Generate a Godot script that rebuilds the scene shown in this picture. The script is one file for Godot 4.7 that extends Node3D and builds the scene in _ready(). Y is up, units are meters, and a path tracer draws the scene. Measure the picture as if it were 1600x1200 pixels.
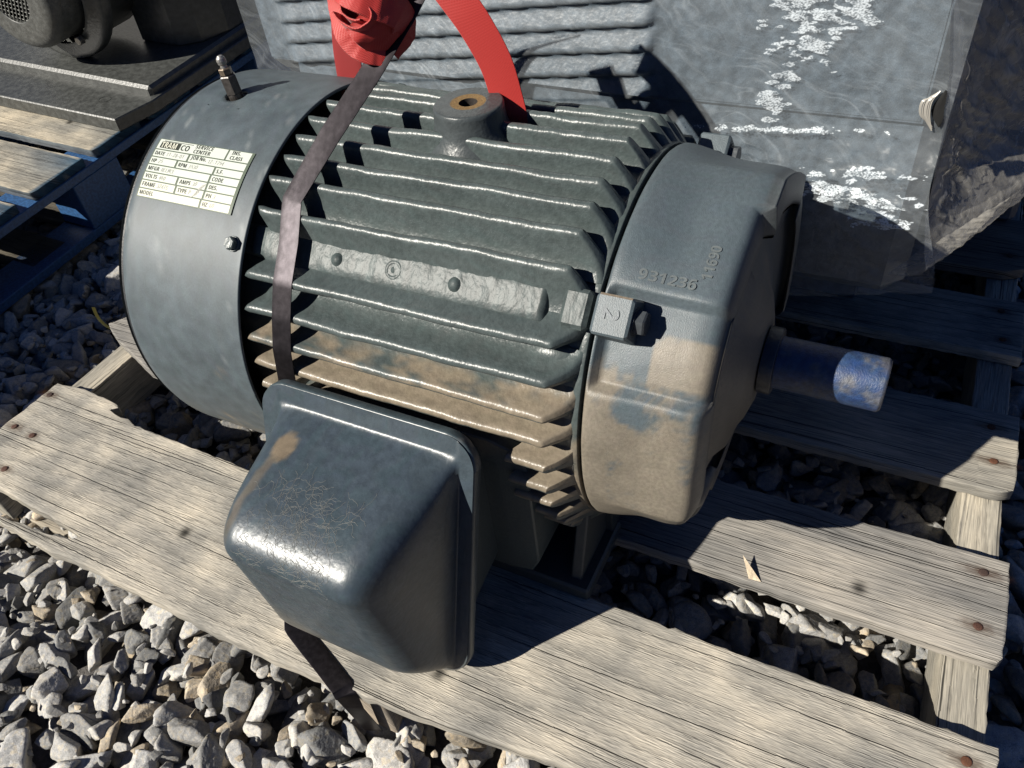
extends Node3D
# A used electric motor strapped to a weathered pallet on gravel, a shrink-wrapped machine and a second machine on a blue pallet behind it.

const H := 0.25                    # height of the motor's axis above the pallet deck (y = 0)
const RB := 0.208                  # radius of the ribbed barrel
var M := {}
var n1 := FastNoiseLite.new()
var n2 := FastNoiseLite.new()
var n3 := FastNoiseLite.new()
var rng := RandomNumberGenerator.new()

# ---------------------------------------------------------------- mesh builder
class MB:
	var v := PackedVector3Array()
	var c := PackedColorArray()
	var uv := PackedVector2Array()
	var ix := PackedInt32Array()
	var tint := Color(1, 1, 1)
	func vert(p: Vector3, col = null, u := Vector2.ZERO) -> int:
		v.append(p)
		c.append(tint if col == null else col)
		uv.append(u)
		return v.size() - 1
	func tri(a: int, b: int, d: int) -> void:
		ix.append(a); ix.append(b); ix.append(d)
	func quad(a: int, b: int, d: int, e: int) -> void:
		tri(a, b, d); tri(a, d, e)
	# points of a convex face, turned so that it looks away from the point "inside"
	func face(pts: Array, inside: Vector3) -> void:
		var n: Vector3 = (pts[1] - pts[0]).cross(pts[2] - pts[0])
		var mid := Vector3.ZERO
		for q in pts: mid += q
		mid /= pts.size()
		var back: bool = n.dot(mid - inside) < 0
		var base := v.size()
		for q in pts: vert(q)
		for i in range(1, pts.size() - 1):
			if back: tri(base, base + i + 1, base + i)
			else: tri(base, base + i, base + i + 1)
	func grid(nu: int, nv: int, f: Callable, flip := false) -> void:
		var base := v.size()
		for j in nv + 1:
			for i in nu + 1:
				var r = f.call(float(i) / nu, float(j) / nv)
				if r is Vector3: vert(r, null, Vector2(float(i) / nu, float(j) / nv))
				elif r.size() > 2: vert(r[0], r[1], r[2])
				else: vert(r[0], r[1], Vector2(float(i) / nu, float(j) / nv))
		for j in nv:
			for i in nu:
				var a := base + j * (nu + 1) + i
				if flip: quad(a, a + nu + 1, a + nu + 2, a + 1)
				else: quad(a, a + 1, a + nu + 2, a + nu + 1)
	# box with chamfered edges; t places it
	func box(t: Transform3D, size: Vector3, b := 0.002) -> void:
		var h := size / 2
		b = minf(b, minf(h.x, minf(h.y, h.z)) * 0.9)
		var P := func(sx, sy, sz, k):
			var q := Vector3(sx * (h.x - b), sy * (h.y - b), sz * (h.z - b))
			if k == 0: q.x = sx * h.x
			elif k == 1: q.y = sy * h.y
			else: q.z = sz * h.z
			return t * q
		var o := t.origin
		for s in [-1, 1]:
			face([P.call(s, -1, -1, 0), P.call(s, 1, -1, 0), P.call(s, 1, 1, 0), P.call(s, -1, 1, 0)], o)
			face([P.call(-1, s, -1, 1), P.call(1, s, -1, 1), P.call(1, s, 1, 1), P.call(-1, s, 1, 1)], o)
			face([P.call(-1, -1, s, 2), P.call(1, -1, s, 2), P.call(1, 1, s, 2), P.call(-1, 1, s, 2)], o)
			for r in [-1, 1]:
				face([P.call(s, r, -1, 0), P.call(s, r, 1, 0), P.call(s, r, 1, 1), P.call(s, r, -1, 1)], o)
				face([P.call(s, -1, r, 0), P.call(s, 1, r, 0), P.call(s, 1, r, 2), P.call(s, -1, r, 2)], o)
				face([P.call(-1, s, r, 1), P.call(1, s, r, 1), P.call(1, s, r, 2), P.call(-1, s, r, 2)], o)
				for w in [-1, 1]:
					face([P.call(s, r, w, 0), P.call(s, r, w, 1), P.call(s, r, w, 2)], o)
	# convex outline (xy of t) pushed along z of t, both ends chamfered
	func prism(t: Transform3D, poly: Array, z0: float, z1: float, b := 0.001) -> void:
		var mid := Vector2.ZERO
		for q in poly: mid += q
		mid /= poly.size()
		var o := t * Vector3(mid.x, mid.y, (z0 + z1) / 2)
		var ring := func(z, k):
			var out := []
			for q in poly:
				var d: Vector2 = q - mid
				q = mid + d * (1.0 - k / maxf(d.length(), 1e-6))
				out.append(t * Vector3(q.x, q.y, z))
			return out
		var rings := [ring.call(z0, b), ring.call(z0 + b, 0.0), ring.call(z1 - b, 0.0), ring.call(z1, b)]
		face(rings[0], o); face(rings[3], o)
		for k in 3:
			for i in poly.size():
				var j := (i + 1) % poly.size()
				face([rings[k][i], rings[k][j], rings[k + 1][j], rings[k + 1][i]], o)
	# profile of (distance along the axis, radius), turned about z of t
	func lathe(t: Transform3D, prof: Array, n := 24) -> void:
		grid(n, prof.size() - 1, func(a, b):
			var k := int(round(b * (prof.size() - 1)))
			var q: Vector2 = prof[k]
			return t * Vector3(cos(a * TAU) * q.y, sin(a * TAU) * q.y, q.x))
	func mesh(mat: Material, flat := false) -> ArrayMesh:
		var nv := PackedVector3Array()
		var a := []
		a.resize(Mesh.ARRAY_MAX)
		if flat:
			var fv := PackedVector3Array(); var fc := PackedColorArray(); var fu := PackedVector2Array(); var fi := PackedInt32Array()
			var k := 0
			while k < ix.size():
				var i0 := ix[k]; var i1 := ix[k + 1]; var i2 := ix[k + 2]
				var n := (v[i1] - v[i0]).cross(v[i2] - v[i0]).normalized()
				for i in [i0, i2, i1]:
					fi.append(fv.size())
					fv.append(v[i]); fc.append(c[i]); fu.append(uv[i]); nv.append(n)
				k += 3
			a[Mesh.ARRAY_VERTEX] = fv; a[Mesh.ARRAY_COLOR] = fc; a[Mesh.ARRAY_TEX_UV] = fu; a[Mesh.ARRAY_INDEX] = fi
		else:
			nv.resize(v.size())
			var fi := PackedInt32Array()
			fi.resize(ix.size())
			var k := 0
			while k < ix.size():
				var i0 := ix[k]; var i1 := ix[k + 1]; var i2 := ix[k + 2]
				var n := (v[i1] - v[i0]).cross(v[i2] - v[i0])
				nv[i0] += n; nv[i1] += n; nv[i2] += n
				fi[k] = i0; fi[k + 1] = i2; fi[k + 2] = i1
				k += 3
			for i in nv.size(): nv[i] = nv[i].normalized() if nv[i].length_squared() > 0 else Vector3.UP
			a[Mesh.ARRAY_VERTEX] = v; a[Mesh.ARRAY_COLOR] = c; a[Mesh.ARRAY_TEX_UV] = uv; a[Mesh.ARRAY_INDEX] = fi
		a[Mesh.ARRAY_NORMAL] = nv
		var m := ArrayMesh.new()
		m.add_surface_from_arrays(Mesh.PRIMITIVE_TRIANGLES, a)
		m.surface_set_material(0, mat)
		return m

func put(called: String, mesh: Mesh, parent: Node3D, at := Transform3D.IDENTITY) -> MeshInstance3D:
	var o := MeshInstance3D.new()
	o.name = called
	o.mesh = mesh
	o.transform = at
	parent.add_child(o, true)
	return o

func thing(called: String, label: String, category: String, at := Vector3.ZERO, group := "") -> Node3D:
	var o := Node3D.new()
	o.name = called
	add_child(o, true)
	o.position = at
	tag(o, label, category, group)
	return o

func tag(o: Node3D, label: String, category: String, group := "") -> void:
	o.set_meta("label", label)
	o.set_meta("category", category)
	if group: o.set_meta("group", group)

# a mesh built in the scene's coordinates becomes a part of a thing that stands elsewhere
func part(called: String, mb: MB, mat: Material, parent: Node3D, flat := false) -> MeshInstance3D:
	var at := Transform3D.IDENTITY
	var o := parent
	while o != self and o != null:
		at = o.transform * at
		o = o.get_parent() as Node3D
	return put(called, mb.mesh(mat, flat), parent, at.affine_inverse())

# frame whose z axis is "along"
func aim(at: Vector3, along: Vector3, roll := 0.0) -> Transform3D:
	var z := along.normalized()
	var x := Vector3.UP.cross(z)
	if x.length() < 0.01: x = Vector3.RIGHT
	x = x.normalized()
	return Transform3D(Basis(x, z.cross(x), z).rotated(z, roll), at)

func polygon(n: int, r: float, turn := 0.0) -> Array:
	var out := []
	for i in n: out.append(Vector2(cos(TAU * i / n + turn), sin(TAU * i / n + turn)) * r)
	return out

func round_rect(w: float, h: float, r: float, n := 6) -> Array:
	var out := []
	for k in 4:
		var cx = (w / 2 - r) * [1, -1, -1, 1][k]
		var cy = (h / 2 - r) * [1, 1, -1, -1][k]
		for i in n + 1:
			var a := PI / 2 * (k + float(i) / n)
			out.append(Vector2(cx + cos(a) * r, cy + sin(a) * r))
	return out

func smin(a: float, b: float, k: float) -> float:
	var h := clampf(0.5 + 0.5 * (b - a) / k, 0, 1)
	return lerpf(b, a, h) - k * h * (1 - h)

# point on a cylinder round the motor's axis; th in degrees from the viewer's side upwards
func cyl(x: float, r: float, th: float, dy := 0.0) -> Vector3:
	var a := deg_to_rad(th)
	return Vector3(x, H + dy + sin(a) * r, cos(a) * r)

# ribbon along a path; across gives its width direction at each point
func ribbon(mb: MB, path: Array, across: Array, width: float, thick: float, sub := 6, crumple := 0.0, straight := false) -> void:
	var cp := Curve3D.new()
	var n := path.size()
	var pts := []
	var acs := []
	for i in n - 1:
		var p0: Vector3 = path[maxi(i - 1, 0)]; var p1: Vector3 = path[i]; var p2: Vector3 = path[i + 1]; var p3: Vector3 = path[mini(i + 2, n - 1)]
		for k in sub:
			var t := float(k) / sub
			pts.append(p1.lerp(p2, t) if straight else p1.cubic_interpolate(p2, p0, p3, t))
			acs.append(across[mini(i, across.size() - 1)].lerp(across[mini(i + 1, across.size() - 1)], t))
	pts.append(path[n - 1]); acs.append(across[across.size() - 1])
	var m := pts.size() - 1
	var length := 0.0
	var lens := [0.0]
	for i in m:
		length += pts[i].distance_to(pts[i + 1]); lens.append(length)
	var sec := [[-1.0, 0.0], [-0.96, 1.0], [-0.5, 1.15], [0.0, 1.2], [0.5, 1.15], [0.96, 1.0], [1.0, 0.0], [0.96, -1.0], [0.0, -1.0], [-0.96, -1.0], [-1.0, 0.0]]
	mb.grid(sec.size() - 1, m, func(a, b):
		var i := int(round(b * m))
		var k := int(round(a * (sec.size() - 1)))
		var tan: Vector3 = (pts[mini(i + 1, m)] - pts[maxi(i - 1, 0)]).normalized()
		var w: Vector3 = acs[i]
		w = (w - tan * w.dot(tan)).normalized()
		var nn := tan.cross(w)
		var at: Vector3 = pts[i] + w * sec[k][0] * width / 2 + nn * sec[k][1] * thick / 2
		if crumple > 0.0: at += nn * n1.get_noise_3dv(pts[i] * 34.0 + w * sec[k][0] * 0.7) * crumple + nn * absf(sec[k][0]) * crumple * 0.5
		return [at, mb.tint, Vector2(sec[k][0] * width / 2 * 20, lens[i] * 20)])

# ---------------------------------------------------------------- textures and materials
func noise_image(size: int, freq: float, seed_: int, octaves := 4, kind := FastNoiseLite.TYPE_SIMPLEX_SMOOTH, h := 0) -> Image:
	var n := FastNoiseLite.new()
	n.seed = seed_
	n.noise_type = kind
	n.frequency = freq
	n.fractal_octaves = octaves
	n.fractal_type = FastNoiseLite.FRACTAL_FBM if octaves > 1 else FastNoiseLite.FRACTAL_NONE
	return n.get_seamless_image(size, h if h else size)

func normal_tex(img: Image, strength: float) -> ImageTexture:
	var im: Image = img.duplicate()
	im.convert(Image.FORMAT_RGBA8)
	im.bump_map_to_normal_map(strength)
	return ImageTexture.create_from_image(im)

func gray_tex(bytes: PackedByteArray, w: int, h: int) -> ImageTexture:
	return ImageTexture.create_from_image(Image.create_from_data(w, h, false, Image.FORMAT_L8, bytes))

# specks and scuffs on paint, as a multiplier on the surface's colour
func grain_tex(size: int, sd: int, amount: float, scuffs: int) -> ImageTexture:
	var a := noise_image(size, 0.012, sd, 5).get_data()
	var b := noise_image(size, 0.13, sd + 1, 3).get_data()
	var out := PackedByteArray()
	out.resize(size * size)
	for i in size * size:
		out[i] = clampi(int(205 + (a[i] - 128) * 0.35 * amount + (b[i] - 128) * 0.22 * amount), 0, 255)
	var r := RandomNumberGenerator.new()
	r.seed = sd
	for k in scuffs:
		var x := r.randf() * size
		var y := r.randf() * size
		var an := r.randf() * TAU if k % 3 else r.randf_range(-0.3, 0.3)
		var bend := r.randf_range(-0.02, 0.02)
		var bright := r.randi_range(12, 42) * (1 if r.randf() < 0.75 else -1)
		for s in r.randi_range(6, 60):
			x += cos(an); y += sin(an); an += bend
			var i := (int(y + size * 2) % size) * size + int(x + size * 2) % size
			out[i] = clampi(out[i] + bright, 0, 255)
	return gray_tex(out, size, size)

func mat(rough: float, metal := 0.0, albedo = null, nrm = null, nscale := 0.5, uvscale := 4.0, tri := true) -> StandardMaterial3D:
	var m := StandardMaterial3D.new()
	m.vertex_color_use_as_albedo = true
	m.roughness = rough
	m.metallic = metal
	m.metallic_specular = 0.5
	if albedo: m.albedo_texture = albedo
	if nrm:
		m.normal_enabled = true
		m.normal_texture = nrm
		m.normal_scale = nscale
	if tri:
		m.uv1_triplanar = true
		m.uv1_scale = Vector3.ONE * uvscale
	return m

# weathered wood: fibres, growth rings bent round knots, checks; returns [colour, height]
func wood_images(w: int, h: int, sd: int, ring: float, knots: Array, check_count: int) -> Array:
	var fibre := noise_image(w / 16, 0.35, sd, 3, FastNoiseLite.TYPE_SIMPLEX_SMOOTH, h)
	fibre.resize(w, h, Image.INTERPOLATE_CUBIC)
	var fine := noise_image(w / 6, 0.6, sd + 1, 2, FastNoiseLite.TYPE_SIMPLEX, h)
	fine.resize(w, h, Image.INTERPOLATE_BILINEAR)
	var blot := noise_image(w / 4, 0.02, sd + 2, 4, FastNoiseLite.TYPE_SIMPLEX_SMOOTH, h / 4)
	blot.resize(w, h, Image.INTERPOLATE_CUBIC)
	var fd := fibre.get_data(); var gd := fine.get_data(); var bd := blot.get_data()
	var warp := FastNoiseLite.new()
	warp.seed = sd + 3; warp.frequency = 1.0; warp.fractal_octaves = 2
	var warpx := []
	var col := PackedByteArray(); col.resize(w * h * 3)
	var hei := PackedByteArray(); hei.resize(w * h)
	for y in h:
		var fy := float(y) / h
		for x in w:
			var fx := float(x) / w
			var d := 0.0
			var dark := 0.0
			for k in knots:
				var ex: float = (fx - k.x) * 5.0
				var ey: float = (fy - k.y)
				var q: float = ex * ex + ey * ey
				if q < 0.2:
					d += k.z * exp(-q * 90.0) * (1.0 if ey > 0 else -1.0)
					dark += exp(-q * 1500.0)
			var s := (fy + d) * ring + warp.get_noise_2d(fx * 1.6, fy * 1.7) * ring * 0.11
			s += (fd[y * w + x] - 128) * 0.0022
			s = s - floor(s)
			var late := pow(s, 5.0) * (1.0 - smoothstep(0.93, 1.0, s))
			var i := y * w + x
			var f := (fd[i] - 128) / 128.0
			var g := (gd[i] - 128) / 128.0
			var b := (bd[i] - 128) / 128.0
			var t := 1.0 + f * 0.16 + g * 0.1 + b * 0.2 - late * 0.2 - dark * 0.6
			var warm := 0.5 + b * 0.5 + f * 0.2
			col[i * 3] = clampi(int(t * lerpf(154, 164, warm)), 0, 255)
			col[i * 3 + 1] = clampi(int(t * lerpf(155, 159, warm)), 0, 255)
			col[i * 3 + 2] = clampi(int(t * lerpf(154, 149, warm)), 0, 255)
			hei[i] = clampi(int(150 + f * 36 + g * 18 - late * 45 - dark * 40), 0, 255)
	var r := RandomNumberGenerator.new()
	r.seed = sd
	for k in check_count:                      # drying checks along the grain
		var x := r.randi_range(0, w - 1)
		var y := r.randf() * h
		var n := r.randi_range(w / 60, w / 9) if k % 6 else r.randi_range(w / 9, w / 3)
		var dy := r.randf_range(-0.03, 0.03)
		var deep := r.randf_range(0.35, 0.85) if k % 6 else 0.95
		for q in n:
			y += dy + r.randf_range(-0.12, 0.12)
			var e := deep * sin(PI * (q + 0.5) / n)
			var i := (int(y + h * 2) % h) * w + (x + q) % w
			for z in 3: col[i * 3 + z] = int(col[i * 3 + z] * (1.0 - e * 0.75))
			hei[i] = int(hei[i] * (1.0 - e))
			if k % 6 == 0:
				var i2 := (int(y + 1 + h * 2) % h) * w + (x + q) % w
				for z in 3: col[i2 * 3 + z] = int(col[i2 * 3 + z] * (1.0 - e * 0.5))
				hei[i2] = int(hei[i2] * (1.0 - e * 0.7))
	return [Image.create_from_data(w, h, false, Image.FORMAT_RGB8, col), Image.create_from_data(w, h, false, Image.FORMAT_L8, hei)]

func wood_mat(sd: int, ring: float, knots: Array, checks: int, tint: Color, w := 2048, h := 512) -> StandardMaterial3D:
	var im := wood_images(w, h, sd, ring, knots, checks)
	var m := mat(0.85, 0.0, ImageTexture.create_from_image(im[0]), normal_tex(im[1], 5.0), 0.7, 1.0, false)
	m.albedo_color = tint
	m.metallic_specular = 0.25
	return m

func paint_dust(p: Vector3, base: Color, w: float, tan_ := Color(0.245, 0.205, 0.152)) -> Color:
	var k := n1.get_noise_3dv(p * 14.0) * 0.75 + n2.get_noise_3dv(p * 60.0) * 0.3
	var a := smoothstep(0.36, 0.60, w + k * 0.42 + n2.get_noise_3dv(p * 150.0) * 0.13)
	var s := 1.0 + n3.get_noise_3dv(p * 9.0) * 0.16
	return Color(base.r * s, base.g * s, base.b * s).lerp(tan_ * (1.0 + n2.get_noise_3dv(p * 35.0) * 0.18), a)

func _ready() -> void:
	var cam := Camera3D.new()
	cam.name = "camera"
	cam.fov = 52.02
	cam.near = 0.02
	cam.far = 200.0
	cam.transform = Transform3D(Basis(Vector3(0.89283, -0.10183, -0.43873), Vector3(-0.23730, 0.72158, -0.65039), Vector3(0.38281, 0.68480, 0.62009)).orthonormalized(), Vector3(0.60407, 0.84045, 0.66468))
	add_child(cam)
	cam.current = true
	var sky := ProceduralSkyMaterial.new()
	sky.sky_top_color = Color(0.15, 0.26, 0.47)
	sky.sky_horizon_color = Color(0.42, 0.55, 0.72)
	sky.sky_curve = 0.12
	sky.ground_bottom_color = Color(0.16, 0.15, 0.14)
	sky.ground_horizon_color = Color(0.36, 0.38, 0.40)
	sky.energy_multiplier = 1.0
	var we := WorldEnvironment.new()
	we.name = "daylight"
	var env := Environment.new()
	env.background_mode = Environment.BG_SKY
	env.sky = Sky.new()
	env.sky.sky_material = sky
	env.background_energy_multiplier = 0.42
	env.tonemap_mode = Environment.TONE_MAPPER_LINEAR
	env.tonemap_exposure = 1.95
	env.sdfgi_enabled = true
	env.ssao_enabled = true
	env.ssil_enabled = true
	we.environment = env
	add_child(we)
	var sun := DirectionalLight3D.new()
	sun.name = "sun"
	sun.light_energy = 1.6
	sun.light_color = Color(1.0, 0.975, 0.93)
	sun.light_angular_distance = 0.5
	sun.shadow_enabled = true
	add_child(sun)
	sun.look_at_from_position(Vector3(-1, 1.2, 1.3), Vector3.ZERO)

	n1.seed = 11; n1.frequency = 1.0; n1.fractal_octaves = 3
	n2.seed = 12; n2.frequency = 1.0; n2.fractal_octaves = 3
	n3.seed = 13; n3.frequency = 1.0; n3.fractal_octaves = 2
	rng.seed = 7
	materials()
	ground()
	pallet()
	motor()
	strapping()
	sling()
	wrapped_machine()
	blue_stack()
	odds_and_ends()

func materials() -> void:
	var grain := grain_tex(1024, 3, 1.0, 260)
	var peel := normal_tex(noise_image(512, 0.05, 21, 3), 3.0)
	var rough_cast := normal_tex(noise_image(512, 0.09, 22, 4), 5.0)
	M.cover = mat(0.55, 0.0, grain_tex(1024, 5, 0.6, 420), normal_tex(noise_image(512, 0.02, 25, 4), 2.0), 0.1, 3.0)
	M.cast = mat(0.36, 0.0, grain_tex(1024, 4, 0.5, 120), peel, 0.4, 7.0)
	M.cast.metallic_specular = 0.4
	M.wet = mat(0.42, 0.0, grain, normal_tex(noise_image(512, 0.04, 24, 4), 5.0), 0.28, 7.0)
	M.wet.metallic_specular = 0.32
	M.bell = mat(0.5, 0.0, grain_tex(1024, 6, 0.45, 200), rough_cast, 0.3, 15.0)
	M.box = mat(0.38, 0.0, grain_tex(1024, 8, 0.6, 260), peel, 0.2, 5.0)
	M.plain = mat(0.5, 0.0, grain, rough_cast, 0.3, 9.0)
	M.dark = mat(0.4, 0.0, grain, peel, 0.3, 4.0)
	M.steel = mat(0.34, 0.6, grain, normal_tex(noise_image(512, 0.03, 27, 4), 2.0), 0.3, 9.0)
	M.band = mat(0.44, 0.92, grain, normal_tex(noise_image(512, 0.03, 28, 4), 2.0), 0.12, 9.0)
	M.rust = mat(0.8, 0.1, grain, rough_cast, 0.8, 30.0)
	M.matte = mat(0.95)
	M.matte.metallic_specular = 0.1
	M.print = mat(0.35, 0.0, null, null, 0.0, 1.0, false)
	M.stain = stain_mat()
	M.woods = [
		wood_mat(101, 15.0, [Vector3(0.885, 0.08, 0.03), Vector3(0.19, 0.2, 0.02), Vector3(0.55, 0.6, 0.025)], 300, Color(1.0, 0.985, 0.95)),
		wood_mat(202, 24.0, [Vector3(0.2, 0.3, 0.025)], 220, Color(0.93, 0.92, 0.9), 1024, 512),
		wood_mat(303, 34.0, [Vector3(0.7, 0.7, 0.02)], 380, Color(0.86, 0.85, 0.84), 1024, 512)]
	var nap := noise_image(256, 0.2, 31, 2)
	var wb := PackedByteArray(); wb.resize(64 * 64)
	for y in 64:
		for x in 64: wb[y * 64 + x] = int(128 + 90 * sin((x + y) * TAU / 8.0) * (0.6 + 0.4 * sin((x - y) * TAU / 16.0)))
	var weave := Image.create_from_data(64, 64, false, Image.FORMAT_L8, wb)
	M.web = mat(0.55, 0.0, null, normal_tex(weave, 3.5), 0.55, 1.0, false)
	M.web.uv1_scale = Vector3(3.4, 3.4, 1.0)
	M.web.rim_enabled = true
	M.web.rim = 0.3
	M.stone = mat(0.85, 0.0, stone_tex(), normal_tex(noise_image(512, 0.02, 41, 5), 7.0), 0.8, 0.33)
	M.stone.metallic_specular = 0.3
	M.soil = mat(0.95, 0.0, grain, rough_cast, 0.6, 6.0)

# a soft rusty bleed round a nail, longer along the grain
func stain_mat() -> StandardMaterial3D:
	var b := PackedByteArray(); b.resize(64 * 64 * 4)
	for y in 64:
		for x in 64:
			var d := Vector2((x - 31.5) / 31.5, (y - 31.5) / 31.5)
			var r := d.length() + n2.get_noise_2d(x * 0.09, y * 0.22) * 0.35
			var i := (y * 64 + x) * 4
			b[i] = 74; b[i + 1] = 52; b[i + 2] = 38
			b[i + 3] = clampi(int(150.0 * pow(clampf(1.0 - r, 0.0, 1.0), 1.3)), 0, 255)
	var m := StandardMaterial3D.new()
	m.albedo_texture = ImageTexture.create_from_image(Image.create_from_data(64, 64, false, Image.FORMAT_RGBA8, b))
	m.transparency = BaseMaterial3D.TRANSPARENCY_ALPHA
	m.roughness = 0.95
	m.metallic_specular = 0.1
	return m

func stone_tex() -> ImageTexture:
	var a := noise_image(512, 0.012, 51, 5).get_data()
	var b := noise_image(512, 0.08, 52, 4).get_data()
	var v := noise_image(512, 0.01, 53, 3, FastNoiseLite.TYPE_SIMPLEX).get_data()
	var out := PackedByteArray(); out.resize(512 * 512 * 3)
	for i in 512 * 512:
		var t := 214.0 + (a[i] - 128) * 0.35 + (b[i] - 128) * 0.4
		var vein := 1.0 - smoothstep(0.0, 5.0, absf(v[i] - 150.0))
		t += vein * 30.0
		var w := clampf((a[i] - 150.0) / 50.0, 0, 1)
		out[i * 3] = clampi(int(t * lerpf(1.0, 1.05, w)), 0, 255)
		out[i * 3 + 1] = clampi(int(t * lerpf(1.0, 0.98, w)), 0, 255)
		out[i * 3 + 2] = clampi(int(t * lerpf(1.0, 0.88, w)), 0, 255)
	return ImageTexture.create_from_image(Image.create_from_data(512, 512, false, Image.FORMAT_RGB8, out))

# ---------------------------------------------------------------- ground and gravel
func ico(level: int) -> Array:
	var t := (1.0 + sqrt(5.0)) / 2.0
	var vs: Array = []
	for q in [[-1, t, 0], [1, t, 0], [-1, -t, 0], [1, -t, 0], [0, -1, t], [0, 1, t], [0, -1, -t], [0, 1, -t], [t, 0, -1], [t, 0, 1], [-t, 0, -1], [-t, 0, 1]]:
		vs.append(Vector3(q[0], q[1], q[2]).normalized())
	var fs: Array = [[0, 11, 5], [0, 5, 1], [0, 1, 7], [0, 7, 10], [0, 10, 11], [1, 5, 9], [5, 11, 4], [11, 10, 2], [10, 7, 6], [7, 1, 8], [3, 9, 4], [3, 4, 2], [3, 2, 6], [3, 6, 8], [3, 8, 9], [4, 9, 5], [2, 4, 11], [6, 2, 10], [8, 6, 7], [9, 8, 1]]
	for l in level:
		var seen := {}
		var nf: Array = []
		for f in fs:
			var m := []
			for k in 3:
				var i: int = mini(f[k], f[(k + 1) % 3]); var j: int = maxi(f[k], f[(k + 1) % 3])
				var key := i * 100000 + j
				if not seen.has(key):
					seen[key] = vs.size()
					vs.append((vs[i] + vs[j]).normalized())
				m.append(seen[key])
			nf.append([f[0], m[0], m[2]]); nf.append([f[1], m[1], m[0]]); nf.append([f[2], m[2], m[1]]); nf.append(m)
		fs = nf
	return [vs, fs]

func ground() -> void:
	var g := MB.new()
	g.tint = Color(0.11, 0.105, 0.1)
	g.grid(2, 2, func(a, b): return Vector3((a - 0.5) * 400, -0.16, (b - 0.5) * 400), true)
	var o := put("ground", g.mesh(M.soil), self)
	o.set_meta("kind", "structure")
	var heap := Node3D.new()
	heap.name = "gravel"
	heap.set_meta("kind", "stuff")
	heap.set_meta("label", "loose grey crushed stone gravel around and under the pallets")
	heap.set_meta("category", "gravel")
	add_child(heap)
	var I := ico(3)
	var kinds := 14
	var lists := []
	var meshes := []
	for k in kinds:
		var r := RandomNumberGenerator.new()
		r.seed = 900 + k
		var planes := []
		for q in r.randi_range(11, 16):
			var d := Vector3(r.randfn(), r.randfn(), r.randfn()).normalized()
			planes.append([d, r.randf_range(0.62, 1.0)])
		var squash := Vector3(r.randf_range(1.05, 1.6), r.randf_range(0.6, 0.9), r.randf_range(0.75, 1.05))
		var s := MB.new()
		for p in I[0]:
			var rad := 1.6
			for q in planes:
				var c: float = p.dot(q[0])
				if c > 0.05: rad = smin(rad, q[1] / c, 0.012)
			rad += n1.get_noise_3dv(p * 2.3 + Vector3.ONE * k * 7.0) * 0.035 + n2.get_noise_3dv(p * 7.0 + Vector3.ONE * k * 5.0) * 0.03
			s.vert(p * rad * squash)
		for f in I[1]: s.tri(f[0], f[1], f[2])
		meshes.append(s.mesh(M.stone))
		lists.append([])
	var spots := []
	for layer in 3:
		var step = [0.038, 0.033, 0.034][layer]
		var x := -1.9
		while x < 1.25:
			var z := -1.2
			while z < 0.98:
				spots.append([Vector3(x + rng.randf_range(-0.6, 0.6) * step, [-0.147, -0.118, -0.110][layer] + rng.randf_range(-0.008, 0.008), z + rng.randf_range(-0.6, 0.6) * step), layer])
				z += step
			x += step
	for s in spots:
		var p: Vector3 = s[0]
		var big := rng.randf()
		var size := lerpf(0.010, 0.0245, big * big) if s[1] == 1 else rng.randf_range(0.016, 0.022)
		if s[1] == 2: size = rng.randf_range(0.0035, 0.0085)
		if rng.randf() < 0.12 and s[1] == 1: size *= 1.25
		# nothing pokes up through the pallets
		if p.x > -0.62 and p.x < 0.84 and p.z > -1.0 and p.z < 0.45: p.y = minf(p.y, -0.122 - (size - 0.02) * 0.6)
		if p.x < -0.98 and p.z < 0.7: p.y = minf(p.y, -0.128)
		var b := Basis.from_euler(Vector3(rng.randf_range(-0.7, 0.7), rng.randf() * TAU, rng.randf_range(-0.7, 0.7)))
		b = b.scaled(Vector3.ONE * size)
		var t := rng.randf()
		var l := rng.randf_range(0.25, 0.52)
		var col := Color(l, l * 0.995, l * 0.975)
		if t < 0.15: col = Color(l * 1.12, l * 0.98, l * 0.78)
		elif t < 0.3: col = Color(l * 0.62, l * 0.63, l * 0.63)
		elif t < 0.35: col = Color(0.5, 0.49, 0.47)
		lists[rng.randi() % kinds].append([Transform3D(b, p), col])
	for k in kinds:
		var mm := MultiMesh.new()
		mm.transform_format = MultiMesh.TRANSFORM_3D
		mm.use_colors = true
		mm.mesh = meshes[k]
		mm.instance_count = lists[k].size()
		for i in lists[k].size():
			mm.set_instance_transform(i, lists[k][i][0])
			mm.set_instance_color(i, lists[k][i][1])
		var mi := MultiMeshInstance3D.new()
		mi.name = "stone"
		mi.multimesh = mm
		mi.set_meta("kind", "stuff")
		heap.add_child(mi, true)

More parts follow.
